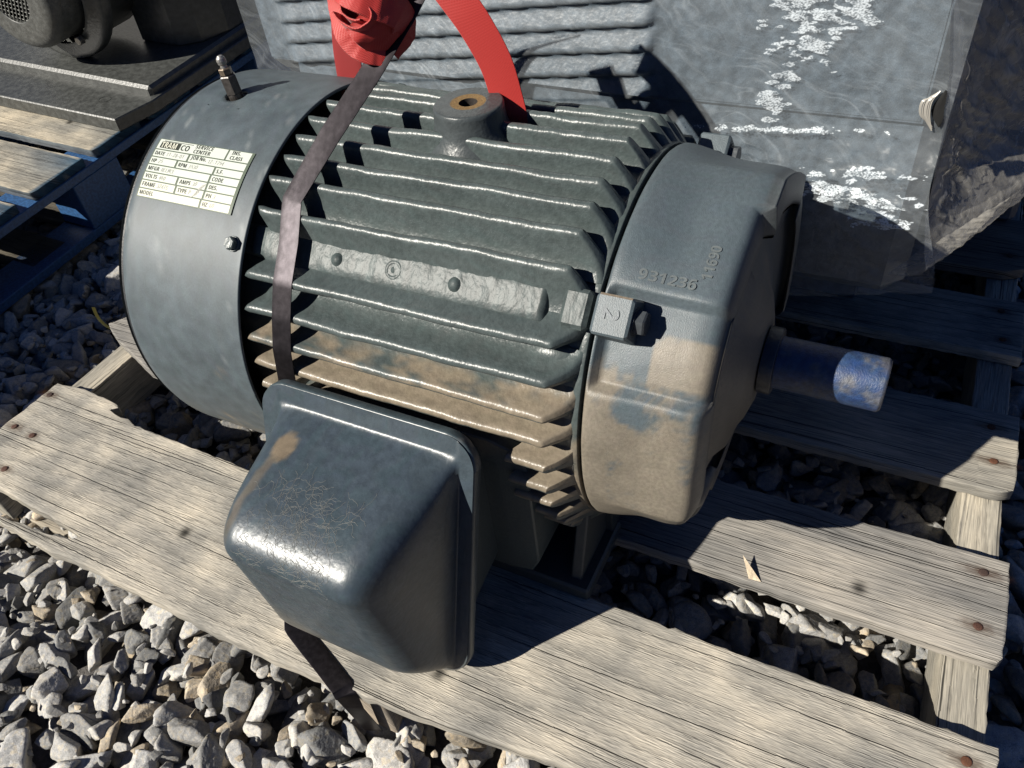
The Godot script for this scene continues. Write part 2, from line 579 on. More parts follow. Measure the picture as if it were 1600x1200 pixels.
# ---------------------------------------------------------------- pallet
# a board from its outline (x, z), with ragged edges and slightly rounded arrises
func board(outline: Array, top: float, thick: float, off: Vector2, tint := Color(1, 1, 1), rag := 0.0008, bend := 0.0012) -> MB:
	var pts := PackedVector2Array()
	for i in outline.size():
		var a: Vector2 = outline[i]; var b: Vector2 = outline[(i + 1) % outline.size()]
		var n := maxi(1, int(a.distance_to(b) / 0.011))
		for k in n:
			var q := a.lerp(b, float(k) / n)
			if k: q += Vector2(n2.get_noise_2d(q.x * 60 + off.x * 90, q.y * 60), n2.get_noise_2d(q.x * 60, q.y * 60 + off.y * 90)) * rag * 2.2
			pts.append(q)
	var area := 0.0
	for i in pts.size(): area += pts[i].cross(pts[(i + 1) % pts.size()])
	if area < 0: pts.reverse()
	var n := pts.size()
	var mb := MB.new()
	mb.tint = tint
	var H_ := func(q: Vector2): return bend * n3.get_noise_2d(q.x * 3.0 + off.x * 30.0, q.y * 5.0 + off.y * 17.0)
	var ring := func(inset: float, y: float, sidev: float):
		var base := mb.v.size()
		for i in n:
			var e := (pts[(i + 1) % n] - pts[(i + n - 1) % n]).normalized()
			var q := pts[i] + Vector2(-e.y, e.x) * inset
			mb.vert(Vector3(q.x, y + H_.call(q), q.y), null, Vector2((q.x + off.x) / 1.4, (q.y + off.y + sidev) / 0.3))
		return base
	var r0: int = ring.call(0.0022, top, 0.0)
	var r1: int = ring.call(0.0006, top - 0.0009, 0.0)
	var r1b: int = ring.call(0.0006, top - 0.0009, 0.0)
	var r2: int = ring.call(0.0, top - 0.003, 0.003)
	var r3: int = ring.call(0.0003, top - thick + 0.002, thick)
	var r4: int = ring.call(0.002, top - thick, thick + 0.004)
	for i in n:
		var j := (i + 1) % n
		mb.quad(r0 + j, r1 + j, r1 + i, r0 + i)
		mb.quad(r1b + j, r2 + j, r2 + i, r1b + i)
		mb.quad(r2 + j, r3 + j, r3 + i, r2 + i)
		mb.quad(r3 + j, r4 + j, r4 + i, r3 + i)
	var inner := PackedVector2Array()
	for i in n:
		var q: Vector3 = mb.v[r0 + i]
		inner.append(Vector2(q.x, q.z))
	var t := Geometry2D.triangulate_polygon(inner)
	var k := 0
	while k + 2 < t.size():
		var a := inner[t[k]]; var b := inner[t[k + 1]]; var d := inner[t[k + 2]]
		var ccw: bool = (b - a).cross(d - a) > 0
		if ccw:
			mb.tri(r0 + t[k], r0 + t[k + 2], r0 + t[k + 1]); mb.tri(r4 + t[k], r4 + t[k + 1], r4 + t[k + 2])
		else:
			mb.tri(r0 + t[k], r0 + t[k + 1], r0 + t[k + 2]); mb.tri(r4 + t[k], r4 + t[k + 2], r4 + t[k + 1])
		k += 3
	return mb

func nail(at: Vector2, y: float, parent: Node3D, r := 0.0052) -> void:
	var mb := MB.new()
	mb.tint = [Color(0.13, 0.048, 0.022), Color(0.10, 0.042, 0.024), Color(0.06, 0.035, 0.026)][rng.randi() % 3]
	var tilt := Vector3(rng.randf_range(-0.12, 0.12), 1, rng.randf_range(-0.12, 0.12))
	mb.lathe(aim(Vector3(at.x, y, at.y), tilt, rng.randf() * 3.0), [Vector2(-0.004, 0.002), Vector2(-0.0008, r * 0.7), Vector2(0.0004, r), Vector2(0.0011, r * 0.96), Vector2(0.0016, r * 0.6), Vector2(0.0014, r * 0.3), Vector2(0.0016, 0.0)], 12)
	part("nail", mb, M.rust, parent)
	var st := MB.new()
	var sx := rng.randf_range(0.02, 0.036)
	st.grid(1, 1, func(a, b): return [Vector3(at.x + (a - 0.5) * 2.0 * sx, y + 0.00035, at.y + (b - 0.5) * 0.024), Color.WHITE, Vector2(a, b)], true)
	part("rust_stain", st, M.stain, parent)

func V2(l: Array) -> Array:
	var out := []
	for i in range(0, l.size(), 2): out.append(Vector2(l[i], l[i + 1]))
	return out

func pallet() -> void:
	var p := thing("wooden_pallet", "weathered grey wooden pallet with gapped deck boards under the motor", "pallet", Vector3(0.1, -0.13, -0.3))
	var wide := V2([-0.605, 0.17, -0.545, 0.163, -0.46, 0.170, -0.452, 0.176, -0.462, 0.184, -0.43, 0.19, -0.415, 0.188, -0.392, 0.196, -0.2, 0.199, 0.0, 0.2, 0.2, 0.203, 0.46, 0.205, 0.64, 0.206, 0.8215, 0.2055,
		0.8215, 0.30, 0.82, 0.372, 0.7, 0.378, 0.56, 0.386, 0.448, 0.393, 0.379, 0.401, 0.305, 0.409, 0.226, 0.415, 0.15, 0.421, 0.06, 0.424, -0.03, 0.425, -0.136, 0.422, -0.259, 0.419, -0.33, 0.423, -0.40, 0.418, -0.47, 0.415, -0.475, 0.408, -0.41, 0.405, -0.345, 0.402, -0.31, 0.395, -0.298, 0.388, -0.34, 0.3825, -0.396, 0.3795, -0.49, 0.372, -0.606, 0.366, -0.609, 0.283])
	var outlines := [wide,
		V2([-0.648, 0.016, -0.62, -0.024, 0.2, -0.026, 0.822, -0.0255, 0.8225, 0.06, 0.8205, 0.104, 0.815, 0.112, 0.5, 0.112, 0.1, 0.11, -0.30, 0.103, -0.42, 0.092, -0.47, 0.088, -0.514, 0.072, -0.575, 0.052, -0.62, 0.033]),
		V2([-0.62, -0.276, 0.3, -0.278, 0.8235, -0.279, 0.8235, -0.16, 0.821, -0.14, 0.806, -0.131, 0.2, -0.133, -0.62, -0.13]),
		V2([-0.62, -0.545, 0.822, -0.544, 0.8225, -0.406, -0.62, -0.405]),
		V2([-0.62, -0.795, 0.82, -0.79, 0.8195, -0.64, 0.79, -0.622, -0.62, -0.62]),
		V2([-0.62, -1.05, 0.82, -1.05, 0.82, -0.9, -0.62, -0.9])]
	var tints := [Color(0.84, 0.835, 0.84), Color(0.86, 0.86, 0.87), Color(0.8, 0.79, 0.77), Color(0.72, 0.72, 0.73), Color(0.62, 0.58, 0.54), Color(0.7, 0.7, 0.7)]
	var nails := [[[0.794, 0.232], [-0.52, 0.343], [-0.586, 0.273], [-0.539, 0.276], [-0.592, 0.197]], [[0.795, 0.0], [0.794, 0.075]], [[0.796, -0.182], [0.79, -0.245]], [[0.795, -0.44], [0.79, -0.51]], [[0.795, -0.67]], [[0.79, -0.95]]]
	for k in outlines.size():
		var o := part("deck_board", board(outlines[k], 0.0, 0.0195, Vector2(0.31 * k, 0.0 if k == 0 else 0.137 * k), tints[k], 0.0011 if k else 0.0015), M.woods[[0, 2, 1, 0, 2, 1][k]], p)
		for q in nails[k]: nail(Vector2(q[0], q[1]), 0.0003, o)
	for k in 3:
		var x = [-0.580, 0.190, 0.7915][k]
		var mb := board(V2([x - 0.0235, -1.04, x + 0.0235, -1.04, x + 0.0235, 0.37, x - 0.0235, 0.37]) if k != 1 else V2([x - 0.0235, -1.04, x + 0.0235, -1.04, x + 0.0235, 0.408, x - 0.0235, 0.408]), -0.0215, 0.092, Vector2(0.4 * k, 0.2), [Color(0.9, 0.88, 0.84), Color(0.95, 0.85, 0.76), Color(0.93, 0.91, 0.87)][k], 0.0006)
		for i in mb.uv.size(): mb.uv[i] = Vector2(mb.v[i].z / 1.4 + k * 0.37, (mb.v[i].x + mb.v[i].y) / 0.3 + 0.21 * k)
		part("stringer", mb, M.woods[1], p)
	for k in 3:
		var z = [-0.97, -0.3, 0.3][k]
		part("bottom_board", board(V2([-0.61, z - 0.06, 0.815, z - 0.06, 0.815, z + 0.06, -0.61, z + 0.06]), -0.1145, 0.015, Vector2(0.5 * k, 0.05), Color(0.75, 0.72, 0.68)), M.woods[1], p)
	# splinter standing up from the edge of the second board
	var s := MB.new()
	s.tint = Color(0.85, 0.7, 0.5)
	s.face([Vector3(0.548, 0.0006, 0.1), Vector3(0.566, 0.0006, 0.108), Vector3(0.538, 0.014, 0.088)], Vector3(0.55, -0.01, 0.1))
	s.face([Vector3(0.548, 0.0006, 0.1), Vector3(0.566, 0.0006, 0.108), Vector3(0.552, 0.003, 0.111)], Vector3(0.55, -0.01, 0.1))
	s.face([Vector3(0.538, 0.014, 0.088), Vector3(0.566, 0.0006, 0.108), Vector3(0.552, 0.003, 0.111)], Vector3(0.56, 0.0, 0.09))
	s.face([Vector3(0.538, 0.014, 0.088), Vector3(0.548, 0.0006, 0.1), Vector3(0.552, 0.003, 0.111)], Vector3(0.56, 0.0, 0.1))
	part("splinter", s, M.plain, p, true)

# ---------------------------------------------------------------- motor
const PAINT := Color(0.086, 0.110, 0.124)
const IRON := Color(0.078, 0.098, 0.098)
const BELL := Color(0.088, 0.114, 0.130)

func motor() -> void:
	var m := thing("electric_motor", "large dark grey finned electric motor strapped on the wooden pallet with blue shaft", "motor", Vector3(0.19, 0, 0))
	fan_cover(m)
	frame(m)
	end_bell(m)
	conduit_box(m)

func fan_cover(m: Node3D) -> void:
	var dy := -0.006
	var prof := [Vector2(0.0, 0.2405), Vector2(0.0006, 0.242), Vector2(0.0, 0.2436), Vector2(-0.0012, 0.244)]
	for k in 15: prof.append(Vector2(lerpf(-0.006, -0.09, k / 14.0), 0.244))
	for k in 5: prof.append(Vector2(lerpf(-0.098, -0.13, k / 4.0), 0.244))
	for k in 5: prof.append(Vector2(lerpf(-0.138, -0.160, k / 4.0), 0.244))
	for k in 9:
		var a := PI / 2 * k / 8.0
		prof.append(Vector2(-0.165 - sin(a) * 0.022, 0.222 + cos(a) * 0.022))
	for k in 5: prof.append(Vector2(-0.1872, lerpf(0.2, 0.09, k / 4.0)))
	var mb := MB.new()
	var nu := 180
	var hole := func(x: float, th: float): return x < -0.0905 and x > -0.1375 and th > 79.5 and th < 92.5
	var P := func(x: float, r: float, th: float):
		var q := cyl(x, r, th, dy)
		if r > 0.2:
			var k := n3.get_noise_3dv(q * 4.0) * 0.0012
			q.y += k; q.z += k
		return q
	var shade := func(q: Vector3):
		var low := 0.52 - q.y * 1.5 + (0.06 if q.x > -0.09 else 0.0)
		var c := paint_dust(q, PAINT, clampf(low, -0.2, 0.34), Color(0.24, 0.205, 0.155))
		var scr := n2.get_noise_3dv(Vector3(q.x * 150.0, q.y * 26.0, q.z * 26.0))
		var zone := smoothstep(0.05, 0.45, n1.get_noise_3dv(q * 11.0 + Vector3(3, 1, 0)))
		return c.lerp(Color(0.36, 0.38, 0.38), smoothstep(0.30, 0.52, scr) * zone * 0.4)
	for j in prof.size():
		for i in nu + 1:
			var q: Vector3 = P.call(prof[j].x, prof[j].y, 360.0 * i / nu)
			mb.vert(q, shade.call(q))
	for j in prof.size() - 1:
		for i in nu:
			if hole.call((prof[j].x + prof[j + 1].x) / 2, 360.0 * (i + 0.5) / nu): continue
			var a := j * (nu + 1) + i
			mb.quad(a, a + nu + 1, a + nu + 2, a + 1)
	# the drilled hole round the grease fitting
	var cx := -0.114
	var ct := 86.0
	var arc := 0.244 * PI / 180.0
	mb.grid(48, 4, func(a, b):
		var an: float = a * TAU
		var d := Vector2(cos(an), sin(an))
		var sx := 0.024; var sy := 6.0 * arc
		var k := minf(sx / maxf(absf(d.x), 1e-5), sy / maxf(absf(d.y), 1e-5))
		var rr: float = lerpf(k, 0.0135, minf(b * 1.34, 1.0))
		var r := 0.244 if b < 0.9 else 0.24
		var q: Vector3 = P.call(cx + d.x * rr, r, ct + d.y * rr / arc)
		return [q, shade.call(q)])
	var inner := MB.new()
	inner.tint = Color(0.03, 0.035, 0.038)
	inner.grid(90, 1, func(a, b): return cyl(-0.0005 - b * 0.18, 0.2402, a * 360.0, dy))
	inner.grid(90, 1, func(a, b): return cyl(-0.185, 0.24 - b * 0.15, a * 360.0, dy))
	var cover := part("fan_cover", mb, M.cover, m)
	part("liner", inner, M.plain, cover)
	for th in [42.0, 132.0, 222.0, 312.0]:
		var b := MB.new()
		b.tint = Color(0.09, 0.11, 0.115)
		var at := cyl(-0.013, 0.2435, th, dy)
		var out := cyl(0, 1, th) - cyl(0, 0, th)
		b.lathe(aim(at, out), [Vector2(0, 0.0085), Vector2(0.0014, 0.0085), Vector2(0.002, 0.008), Vector2(0.002, 0.002)], 18)
		b.prism(aim(at, out, 0.4), polygon(6, 0.0072), 0.001, 0.0085, 0.001)
		part("bolt", b, M.cast, cover, true)
	# grease fitting on its pipe
	var g := MB.new()
	var base := Vector3(-0.114, 0.462, 0.017)
	var up := Vector3(-0.06, 1, 0.02)
	g.tint = Color(0.13, 0.12, 0.11)
	g.lathe(aim(base, up), [Vector2(0, 0.0082), Vector2(0.03, 0.0082), Vector2(0.031, 0.007)], 20)
	g.prism(aim(base + up * 0.028, up, 0.5), polygon(6, 0.0098), 0, 0.022, 0.0012)
	g.tint = Color(0.24, 0.19, 0.14)
	g.prism(aim(base + up * 0.05, up, 0.2), polygon(6, 0.0075), 0, 0.008, 0.001)
	g.tint = Color(0.4, 0.39, 0.37)
	g.lathe(aim(base + up * 0.058, up), [Vector2(0, 0.004), Vector2(0.003, 0.0036), Vector2(0.0045, 0.005), Vector2(0.008, 0.0056), Vector2(0.011, 0.005), Vector2(0.0135, 0.003), Vector2(0.0142, 0.0)], 16)
	var gf := part("grease_fitting", g, M.steel, cover, true)
	gf.set_meta("label", "grease nipple standing in the hole on top of the fan cover")
	nameplate(cover, dy)

# letters as thin relief; place takes (along the line, up the letter, out of the surface) to a point
func letters(mb: MB, text: String, height: float, place: Callable, deep := 0.0002, font := "Droid Sans", squeeze := 1.0) -> float:
	var f := SystemFont.new()
	f.font_names = PackedStringArray([font])
	f.font_weight = 700 if font == "Droid Sans" else 400
	var t := TextMesh.new()
	t.font = f
	t.text = text
	t.font_size = 32
	t.pixel_size = 1.0 / 32.0
	t.depth = 0.1
	t.curve_step = 2.0
	t.horizontal_alignment = HORIZONTAL_ALIGNMENT_LEFT
	var a := t.get_mesh_arrays()
	if a.size() == 0 or a[Mesh.ARRAY_VERTEX] == null or a[Mesh.ARRAY_VERTEX].size() == 0: return 0.0
	var vs: PackedVector3Array = a[Mesh.ARRAY_VERTEX]
	var lo := Vector3.INF
	var hi := -Vector3.INF
	for q in vs: lo = lo.min(q); hi = hi.max(q)
	var k := height / 0.72
	var base := mb.v.size()
	for q in vs: mb.vert(place.call((q.x - lo.x) * k * squeeze, (q.y - lo.y) * k, (q.z + 0.05) / 0.1 * deep))
	if a[Mesh.ARRAY_INDEX] != null and a[Mesh.ARRAY_INDEX].size() > 0:
		var ids: PackedInt32Array = a[Mesh.ARRAY_INDEX]
		for i in range(0, ids.size(), 3): mb.tri(base + ids[i], base + ids[i + 2], base + ids[i + 1])
	else:
		for i in range(0, vs.size(), 3): mb.tri(base + i, base + i + 2, base + i + 1)
	return (hi.x - lo.x) * k * squeeze

func nameplate(cover: Node3D, dy: float) -> void:
	var X0 := -0.166; var W := 0.141; var T0 := 66.0; var arc := 0.2442 * PI / 180.0
	var HH := 17.2 * arc
	var at := func(a: float, b: float, out: float): return cyl(X0 + a, 0.2446 + out, T0 - b / arc, dy)   # a along the plate, b down it
	var skin := func(mb: MB, a0: float, a1: float, b0: float, b1: float, out: float):
		var n := maxi(1, int((b1 - b0) / 0.004))
		mb.grid(1, n, func(u, v): return at.call(lerpf(a0, a1, u), lerpf(b1, b0, v), out))
	var plate := MB.new()
	plate.tint = Color(0.085, 0.105, 0.075)
	skin.call(plate, 0.0, W, 0.0, HH, 0.0002)
	for e in [[0.0, 0.0, 1], [W, W, 1]]:
		plate.grid(1, 12, func(u, v): return at.call(e[0], v * HH, 0.0002 - u * 0.001))
	plate.grid(1, 1, func(u, v): return at.call(u * W, 0.0, 0.0002 - v * 0.001))
	plate.grid(1, 1, func(u, v): return at.call(u * W, HH, 0.0002 - v * 0.001))
	var np := part("nameplate", plate, M.print, cover)
	np.set_meta("label", "cream and green service nameplate with printed data fields")
	var cells := MB.new()
	var ink := MB.new()
	ink.tint = Color(0.035, 0.037, 0.03)
	var scrawl := MB.new()
	scrawl.tint = Color(0.24, 0.24, 0.22)
	var rows := [
		[0.012, 0.185, [[0.012, 0.735, "", ""], [0.752, 0.975, "", ""]]],
		[0.205, 0.318, [[0.012, 0.375, "DATE", "11-28-01"], [0.395, 0.975, "JOB No.", "12-1754"]]],
		[0.338, 0.448, [[0.012, 0.285, "HP", "25"], [0.305, 0.685, "RPM", "3530"], [0.705, 0.975, "S.F.", ""]]],
		[0.468, 0.578, [[0.012, 0.675, "MFGR", "RELNCE"], [0.695, 0.975, "CODE", ""]]],
		[0.598, 0.712, [[0.012, 0.365, "VOLTS", "460"], [0.385, 0.675, "AMPS", "30"], [0.695, 0.975, "DES.", ""]]],
		[0.732, 0.848, [[0.012, 0.375, "FRAME", "324TS"], [0.395, 0.675, "TYPE", "P"], [0.695, 0.975, "PH", "3"]]],
		[0.868, 0.985, [[0.012, 0.665, "MODEL", ""], [0.685, 0.975, "HZ", "60"]]]]
	var hand := RandomNumberGenerator.new()
	hand.seed = 5
	for r in rows:
		for c in r[2]:
			cells.tint = Color(0.43, 0.455, 0.41).lerp(Color(0.48, 0.465, 0.36), maxf(0.0, r[0] - 0.5) * 1.6)
			skin.call(cells, c[0] * W, c[1] * W, r[0] * HH, r[1] * HH, 0.0004)
			if c[2]:
				var w := letters(ink, c[2], 0.0047, func(a, b, o): return at.call(c[0] * W + 0.0022 + a, r[0] * HH + 0.0064 - b, 0.0005 + o), 0.0001, "Droid Sans", 0.95)
				if c[3]:
					letters(scrawl, c[3], 0.0044, func(a, b, o): return at.call(c[0] * W + 0.0052 + w + a + b * 0.15 , r[0] * HH + 0.0062 - b + sin(a * 900.0) * 0.0004, 0.0005 + o), 0.0001, "Droid Sans Mono", 0.92)
	var head = rows[0]
	letters(ink, "SERVICE", 0.0049, func(a, b, o): return at.call(0.405 * W + a, 0.082 * HH - b, 0.0005 + o), 0.0001, "Droid Sans")
	letters(ink, "CENTER", 0.0049, func(a, b, o): return at.call(0.405 * W + a, 0.168 * HH - b, 0.0005 + o), 0.0001, "Droid Sans")
	letters(ink, "INS.", 0.0046, func(a, b, o): return at.call(0.785 * W + a, 0.082 * HH - b, 0.0005 + o), 0.0001, "Droid Sans")
	letters(ink, "CLASS", 0.0046, func(a, b, o): return at.call(0.785 * W + a, 0.168 * HH - b, 0.0005 + o), 0.0001, "Droid Sans")
	# the maker's mark: TRAM reversed out of a black block, CO after it under a long bar
	skin.call(ink, 0.04 * W, 0.25 * W, 0.045 * HH, 0.165 * HH, 0.0005)
	skin.call(ink, 0.06 * W, 0.375 * W, 0.03 * HH, 0.04 * HH, 0.0005)
	letters(ink, "CO", 0.0072, func(a, b, o): return at.call(0.262 * W + a, 0.158 * HH - b, 0.0005 + o), 0.0001, "Droid Sans")
	letters(cells, "TRAM", 0.0072, func(a, b, o): return at.call(0.05 * W + a, 0.155 * HH - b, 0.0008 + o), 0.0001, "Droid Sans", 0.88)
	var scratch := MB.new()
	scratch.tint = Color(0.3, 0.3, 0.27)
	for k in 6:
		scratch.grid(1, 5, func(u, v): return at.call((0.60 + v * 0.06 + sin(v * 9.0 + k) * 0.008 + u * 0.009 - k * 0.006) * W, (0.80 - v * 0.18 + k * 0.012) * HH, 0.00062))
	part("field", cells, M.print, np)
	part("lettering", ink, M.print, np)
	part("engraving", scrawl, M.print, np)
	part("scratch", scratch, M.print, np)

# one cooling fin. q turns the group: 0 top, 1 viewer's side, 2 underside, 3 far side; t is the fin's offset across the group
func fin(q: int, t: float, xl: float, xr: float, rc := 0.236, seed_ := 0.0) -> MB:
	var mb := MB.new()
	var rot := Basis(Vector3.RIGHT, PI / 2 * q)
	var h1 := sqrt(maxf(rc * rc - t * t, 0.0))
	var h0 := sqrt(maxf(RB * RB - t * t, 0.0)) - 0.008
	var hs := [1.0, 0.995, 0.98, 0.955, 0.92, 0.87, 0.78, 0.64, 0.5, 0.36, 0.24, 0.13, 0.05, 0.0]
	var nk := hs.size() * 2 - 1
	var ss := [0.0, 0.002, 0.006, 0.014, 0.03, 0.05]
	for k in range(1, 36): ss.append(lerpf(0.05, 0.95, k / 35.0))
	ss.append_array([0.965, 0.98, 0.99, 0.996, 1.0])
	mb.grid(nk - 1, ss.size() - 1, func(a, b):
		var k := int(round(a * (nk - 1)))
		var side := -1.0 if k < hs.size() - 1 else 1.0
		var hf: float = hs[hs.size() - 1 - k] if k < hs.size() else hs[k - hs.size() + 1]
		if k == hs.size() - 1: side = 0.0
		var s: float = ss[int(round(b * (ss.size() - 1)))]
		var x0 := xl + 0.024 * pow(1.0 - hf, 1.7) - 0.006 * exp(-pow((hf - 0.15) / 0.15, 2))
		var x1 := xr - 0.026 * pow(hf, 1.3)
		var x := lerpf(x0, x1, s)
		var th := lerpf(0.0078, 0.0053, hf) + 0.010 * pow(1.0 - hf, 4.0)
		if hf > 0.86: th *= sqrt(maxf(0.0, 1.0 - pow((hf - 0.86) / 0.14, 2)))
		var e := minf(1.0, minf(s, 1.0 - s) / 0.014)
		th *= sqrt(1.0 - (1.0 - e) * (1.0 - e))
		th += n2.get_noise_3d(x * 22.0, t * 90.0 + seed_, hf * 2.0) * 0.0009
		if side == 0.0: th = 0.0
		var h := lerpf(h0, h1, hf) + hf * (n1.get_noise_3d(x * 9.0, t * 70.0 + seed_, 0.0) * 0.0022 + n2.get_noise_3d(x * 40.0, t * 50.0 + seed_, 3.0) * 0.0009)
		var lean := n3.get_noise_3d(x * 4.0, t * 40.0, seed_) * 0.0022 * hf
		var p := Vector3(x, 0, 0) + rot * Vector3(0, h, t + side * th + lean) + Vector3(0, H, 0)
		var upw := 0.0
		if q == 1: upw = (0.09 - t * 0.0) * 0.0
		var w := -0.4
		if q == 1:
			var low := smoothstep(0.375, 0.30, p.y)
			w = lerpf(-0.1, 0.72, low) - (0.3 if side > 0 else 0.0) - 0.25 * smoothstep(0.7, 1.0, hf) * (1.0 - low)
		elif q == 0: w = 0.02 + 0.1 * (1.0 - hf)
		return [p, paint_dust(p, IRON, w)])
	return mb

func frame(m: Node3D) -> void:
	var mb := MB.new()
	var prof := [Vector2(-0.05, 0.05), Vector2(-0.05, RB - 0.012), Vector2(-0.047, RB - 0.01)]
	for k in 24: prof.append(Vector2(lerpf(-0.03, 0.374, k / 23.0), RB))
	prof.append_array([Vector2(0.3765, RB), Vector2(0.378, RB + 0.0015), Vector2(0.3795, RB + 0.0025), Vector2(0.3845, RB + 0.0027), Vector2(0.3855, RB + 0.0015), Vector2(0.3855, 0.16), Vector2(0.388, 0.15)])
	mb.grid(144, prof.size() - 1, func(a, b):
		var q: Vector2 = prof[int(round(b * (prof.size() - 1)))]
		var k: float = 0.0008 * n2.get_noise_3d(q.x * 40.0, a * 90.0, 1.0) if q.y > 0.18 else 0.0
		var p := cyl(q.x, q.y + k, a * 360.0)
		return [p, paint_dust(p, IRON * 0.92, 0.62 - (p.y - 0.18) * 2.6 if p.z > 0.05 else -0.2)], true)
	var fr := part("frame", mb, M.cast, m)
	fr.set_meta("label", "ribbed barrel between the fan cover and the end bell")
	# drops and runs of thick paint on the barrel between the ribs
	var drip := MB.new()
	drip.tint = IRON
	for k in 150:
		var th := rng.randf_range(49.0, 80.0)
		var x := rng.randf_range(0.05, 0.37)
		if k % 2: th = rng.randf_range(51.0, 58.0)
		var r := rng.randf_range(0.0013, 0.0032)
		var o := cyl(x, RB + 0.001, th)
		var out := cyl(0, 1, th) - cyl(0, 0, th)
		drip.lathe(aim(o, out), [Vector2(-0.001, r * 1.3), Vector2(r * 0.4, r), Vector2(r * 0.85, r * 0.6), Vector2(r, 0.0)], 8)
	part("paint_blister", drip, M.wet, fr).set_meta("kind", "stuff")
	var top := [0.146, 0.117, 0.0905, 0.0645, 0.034, 0.0, -0.035, -0.065, -0.092, -0.118, -0.146]
	for t in top:
		if t < 0.02 and t > -0.05:
			part("fin", fin(0, t, 0.004, 0.192), M.cast, fr)
			part("fin", fin(0, t, 0.224 if t > -0.02 else 0.2, 0.387), M.cast, fr)
		else:
			part("fin", fin(0, t, 0.004 + rng.randf_range(-0.002, 0.003), 0.387), M.cast, fr)
	var sides := [0.131, 0.099, 0.067, 0.038, 0.006, -0.026, -0.058, -0.09, -0.122, -0.146]
	for y in sides:
		part("fin", fin(3, y, 0.005, 0.387), M.cast, fr)
		if y > 0.02: part("fin", fin(1, -y, 0.004 + 0.004 * (0.131 - y) / 0.1, 0.386), M.cast, fr)
		else:
			part("fin", fin(1, -y, 0.009, 0.06), M.cast, fr)
			part("fin", fin(1, -y, 0.318, 0.386), M.cast, fr)
	# bolting bars on the diagonals
	for th in [43.5, 136.5, 223.5, 316.5]:
		var bar := MB.new()
		bar.tint = IRON
		var o := cyl(0, 0, th)
		var out := (cyl(0, 1, th) - o).normalized()
		var wide := Vector3.RIGHT.cross(out)
		bar.grid(14, 90, func(a, b):
			var x: float = lerpf(-0.03, 0.347, b)
			var k := int(round(a * 14))
			var sec := [[-0.034, 0.19], [-0.027, 0.197], [-0.023, 0.205], [-0.021, 0.214], [-0.0195, 0.2195], [-0.0175, 0.2218], [-0.01, 0.2224], [0.0, 0.2226], [0.01, 0.2224], [0.0175, 0.2218], [0.0195, 0.2195], [0.021, 0.214], [0.023, 0.205], [0.027, 0.197], [0.034, 0.19]]
			var q: Array = sec[k]
			var e := 1.0 - smoothstep(0.985, 1.0, b)
			var r: float = lerpf(0.185, q[1], e)
			var wv := 0.0
			if absf(q[0]) < 0.019: wv = n2.get_noise_2d(x * 55.0, q[0] * 75.0) * 0.0013 + n1.get_noise_2d(x * 120.0, q[0] * 120.0) * 0.0006
			if x < 0.0: wv -= 0.006 * smoothstep(0.0, -0.012, x)
			return [o + Vector3(x, 0, 0) + out * (r + wv) + wide * q[0] * (0.8 if x < 0.012 else 1.0), IRON * (1.0 + n3.get_noise_2d(x * 9.0, th) * 0.15)], true)
		var bm := part("bolting_bar", bar, M.wet, fr)
		for k in 3:
			var rv := MB.new()
			rv.tint = IRON * 0.9
			rv.lathe(aim(o + Vector3([0.108, 0.176, 0.246][k], 0, 0) + out * 0.2215 + wide * [0.003, 0.001, 0.002][k], out), [Vector2(0, 0.0085), Vector2(0.0012, 0.0068), Vector2(0.003, 0.0056), Vector2(0.0042, 0.0035), Vector2(0.0046, 0.0)] if k != 1 else [Vector2(0, 0.0105), Vector2(0.0014, 0.0092), Vector2(0.0012, 0.006), Vector2(-0.0004, 0.0052), Vector2(0.001, 0.003), Vector2(0.0016, 0)], 16)
			part("rivet", rv, M.wet, bm)
		if th > 300.0: continue
		var lug := MB.new()
		lug.tint = IRON
		lug.box(Transform3D(Basis(Vector3.RIGHT, wide, out).orthonormalized(), o + Vector3(0.3705, 0, 0) + out * 0.207), Vector3(0.027, 0.037, 0.038), 0.004)
		part("lug", lug, M.wet, fr, true)
	# swollen ends of the two ribs beside the front bolting bar
	for th in [31.0, 56.0]:
		var boss := MB.new()
		boss.tint = IRON
		boss.grid(20, 12, func(a, b):
			var d := Vector3(cos(a * TAU) * sin(b * PI), sin(a * TAU) * sin(b * PI), cos(b * PI))
			var o := cyl(0.352, 0.199, th)
			return o + Vector3(d.x * 0.031, d.y * 0.017, d.z * 0.017), true)
		part("rib_end", boss, M.cast, fr)
	# lifting boss with its threaded hole
	var l := MB.new()
	l.tint = Color(0.068, 0.082, 0.083)
	var at := Transform3D(Basis(Vector3(1, 0, 0), Vector3(0, 0, -1), Vector3(0, 1, 0)), Vector3(0.190, 0, 0.002))
	l.lathe(at, [Vector2(0.435, 0.062), Vector2(0.452, 0.055), Vector2(0.464, 0.0495), Vector2(0.474, 0.042), Vector2(0.484, 0.0378), Vector2(0.499, 0.037), Vector2(0.5022, 0.0363), Vector2(0.5042, 0.0345), Vector2(0.5044, 0.0185)], 48)
	var lb := part("lifting_boss", l, M.cast, fr)
	var rr := MB.new()
	rr.grid(40, 3, func(a, b):
		var r: float = lerpf(0.0187, 0.0098, b) * (1.0 + 0.05 * n2.get_noise_2d(a * 14.0, 3.0) * (1.0 - b))
		var q: Vector3 = at * Vector3(cos(a * TAU) * r, sin(a * TAU) * r, 0.5044 - b * 0.0006)
		return [q, Color(0.30, 0.2, 0.075).lerp(Color(0.2, 0.11, 0.045), 0.5 + 0.5 * n2.get_noise_3dv(q * 220.0))])
	part("rust_ring", rr, M.rust, lb)
	var th_ := MB.new()
	th_.tint = Color(0.03, 0.022, 0.016)
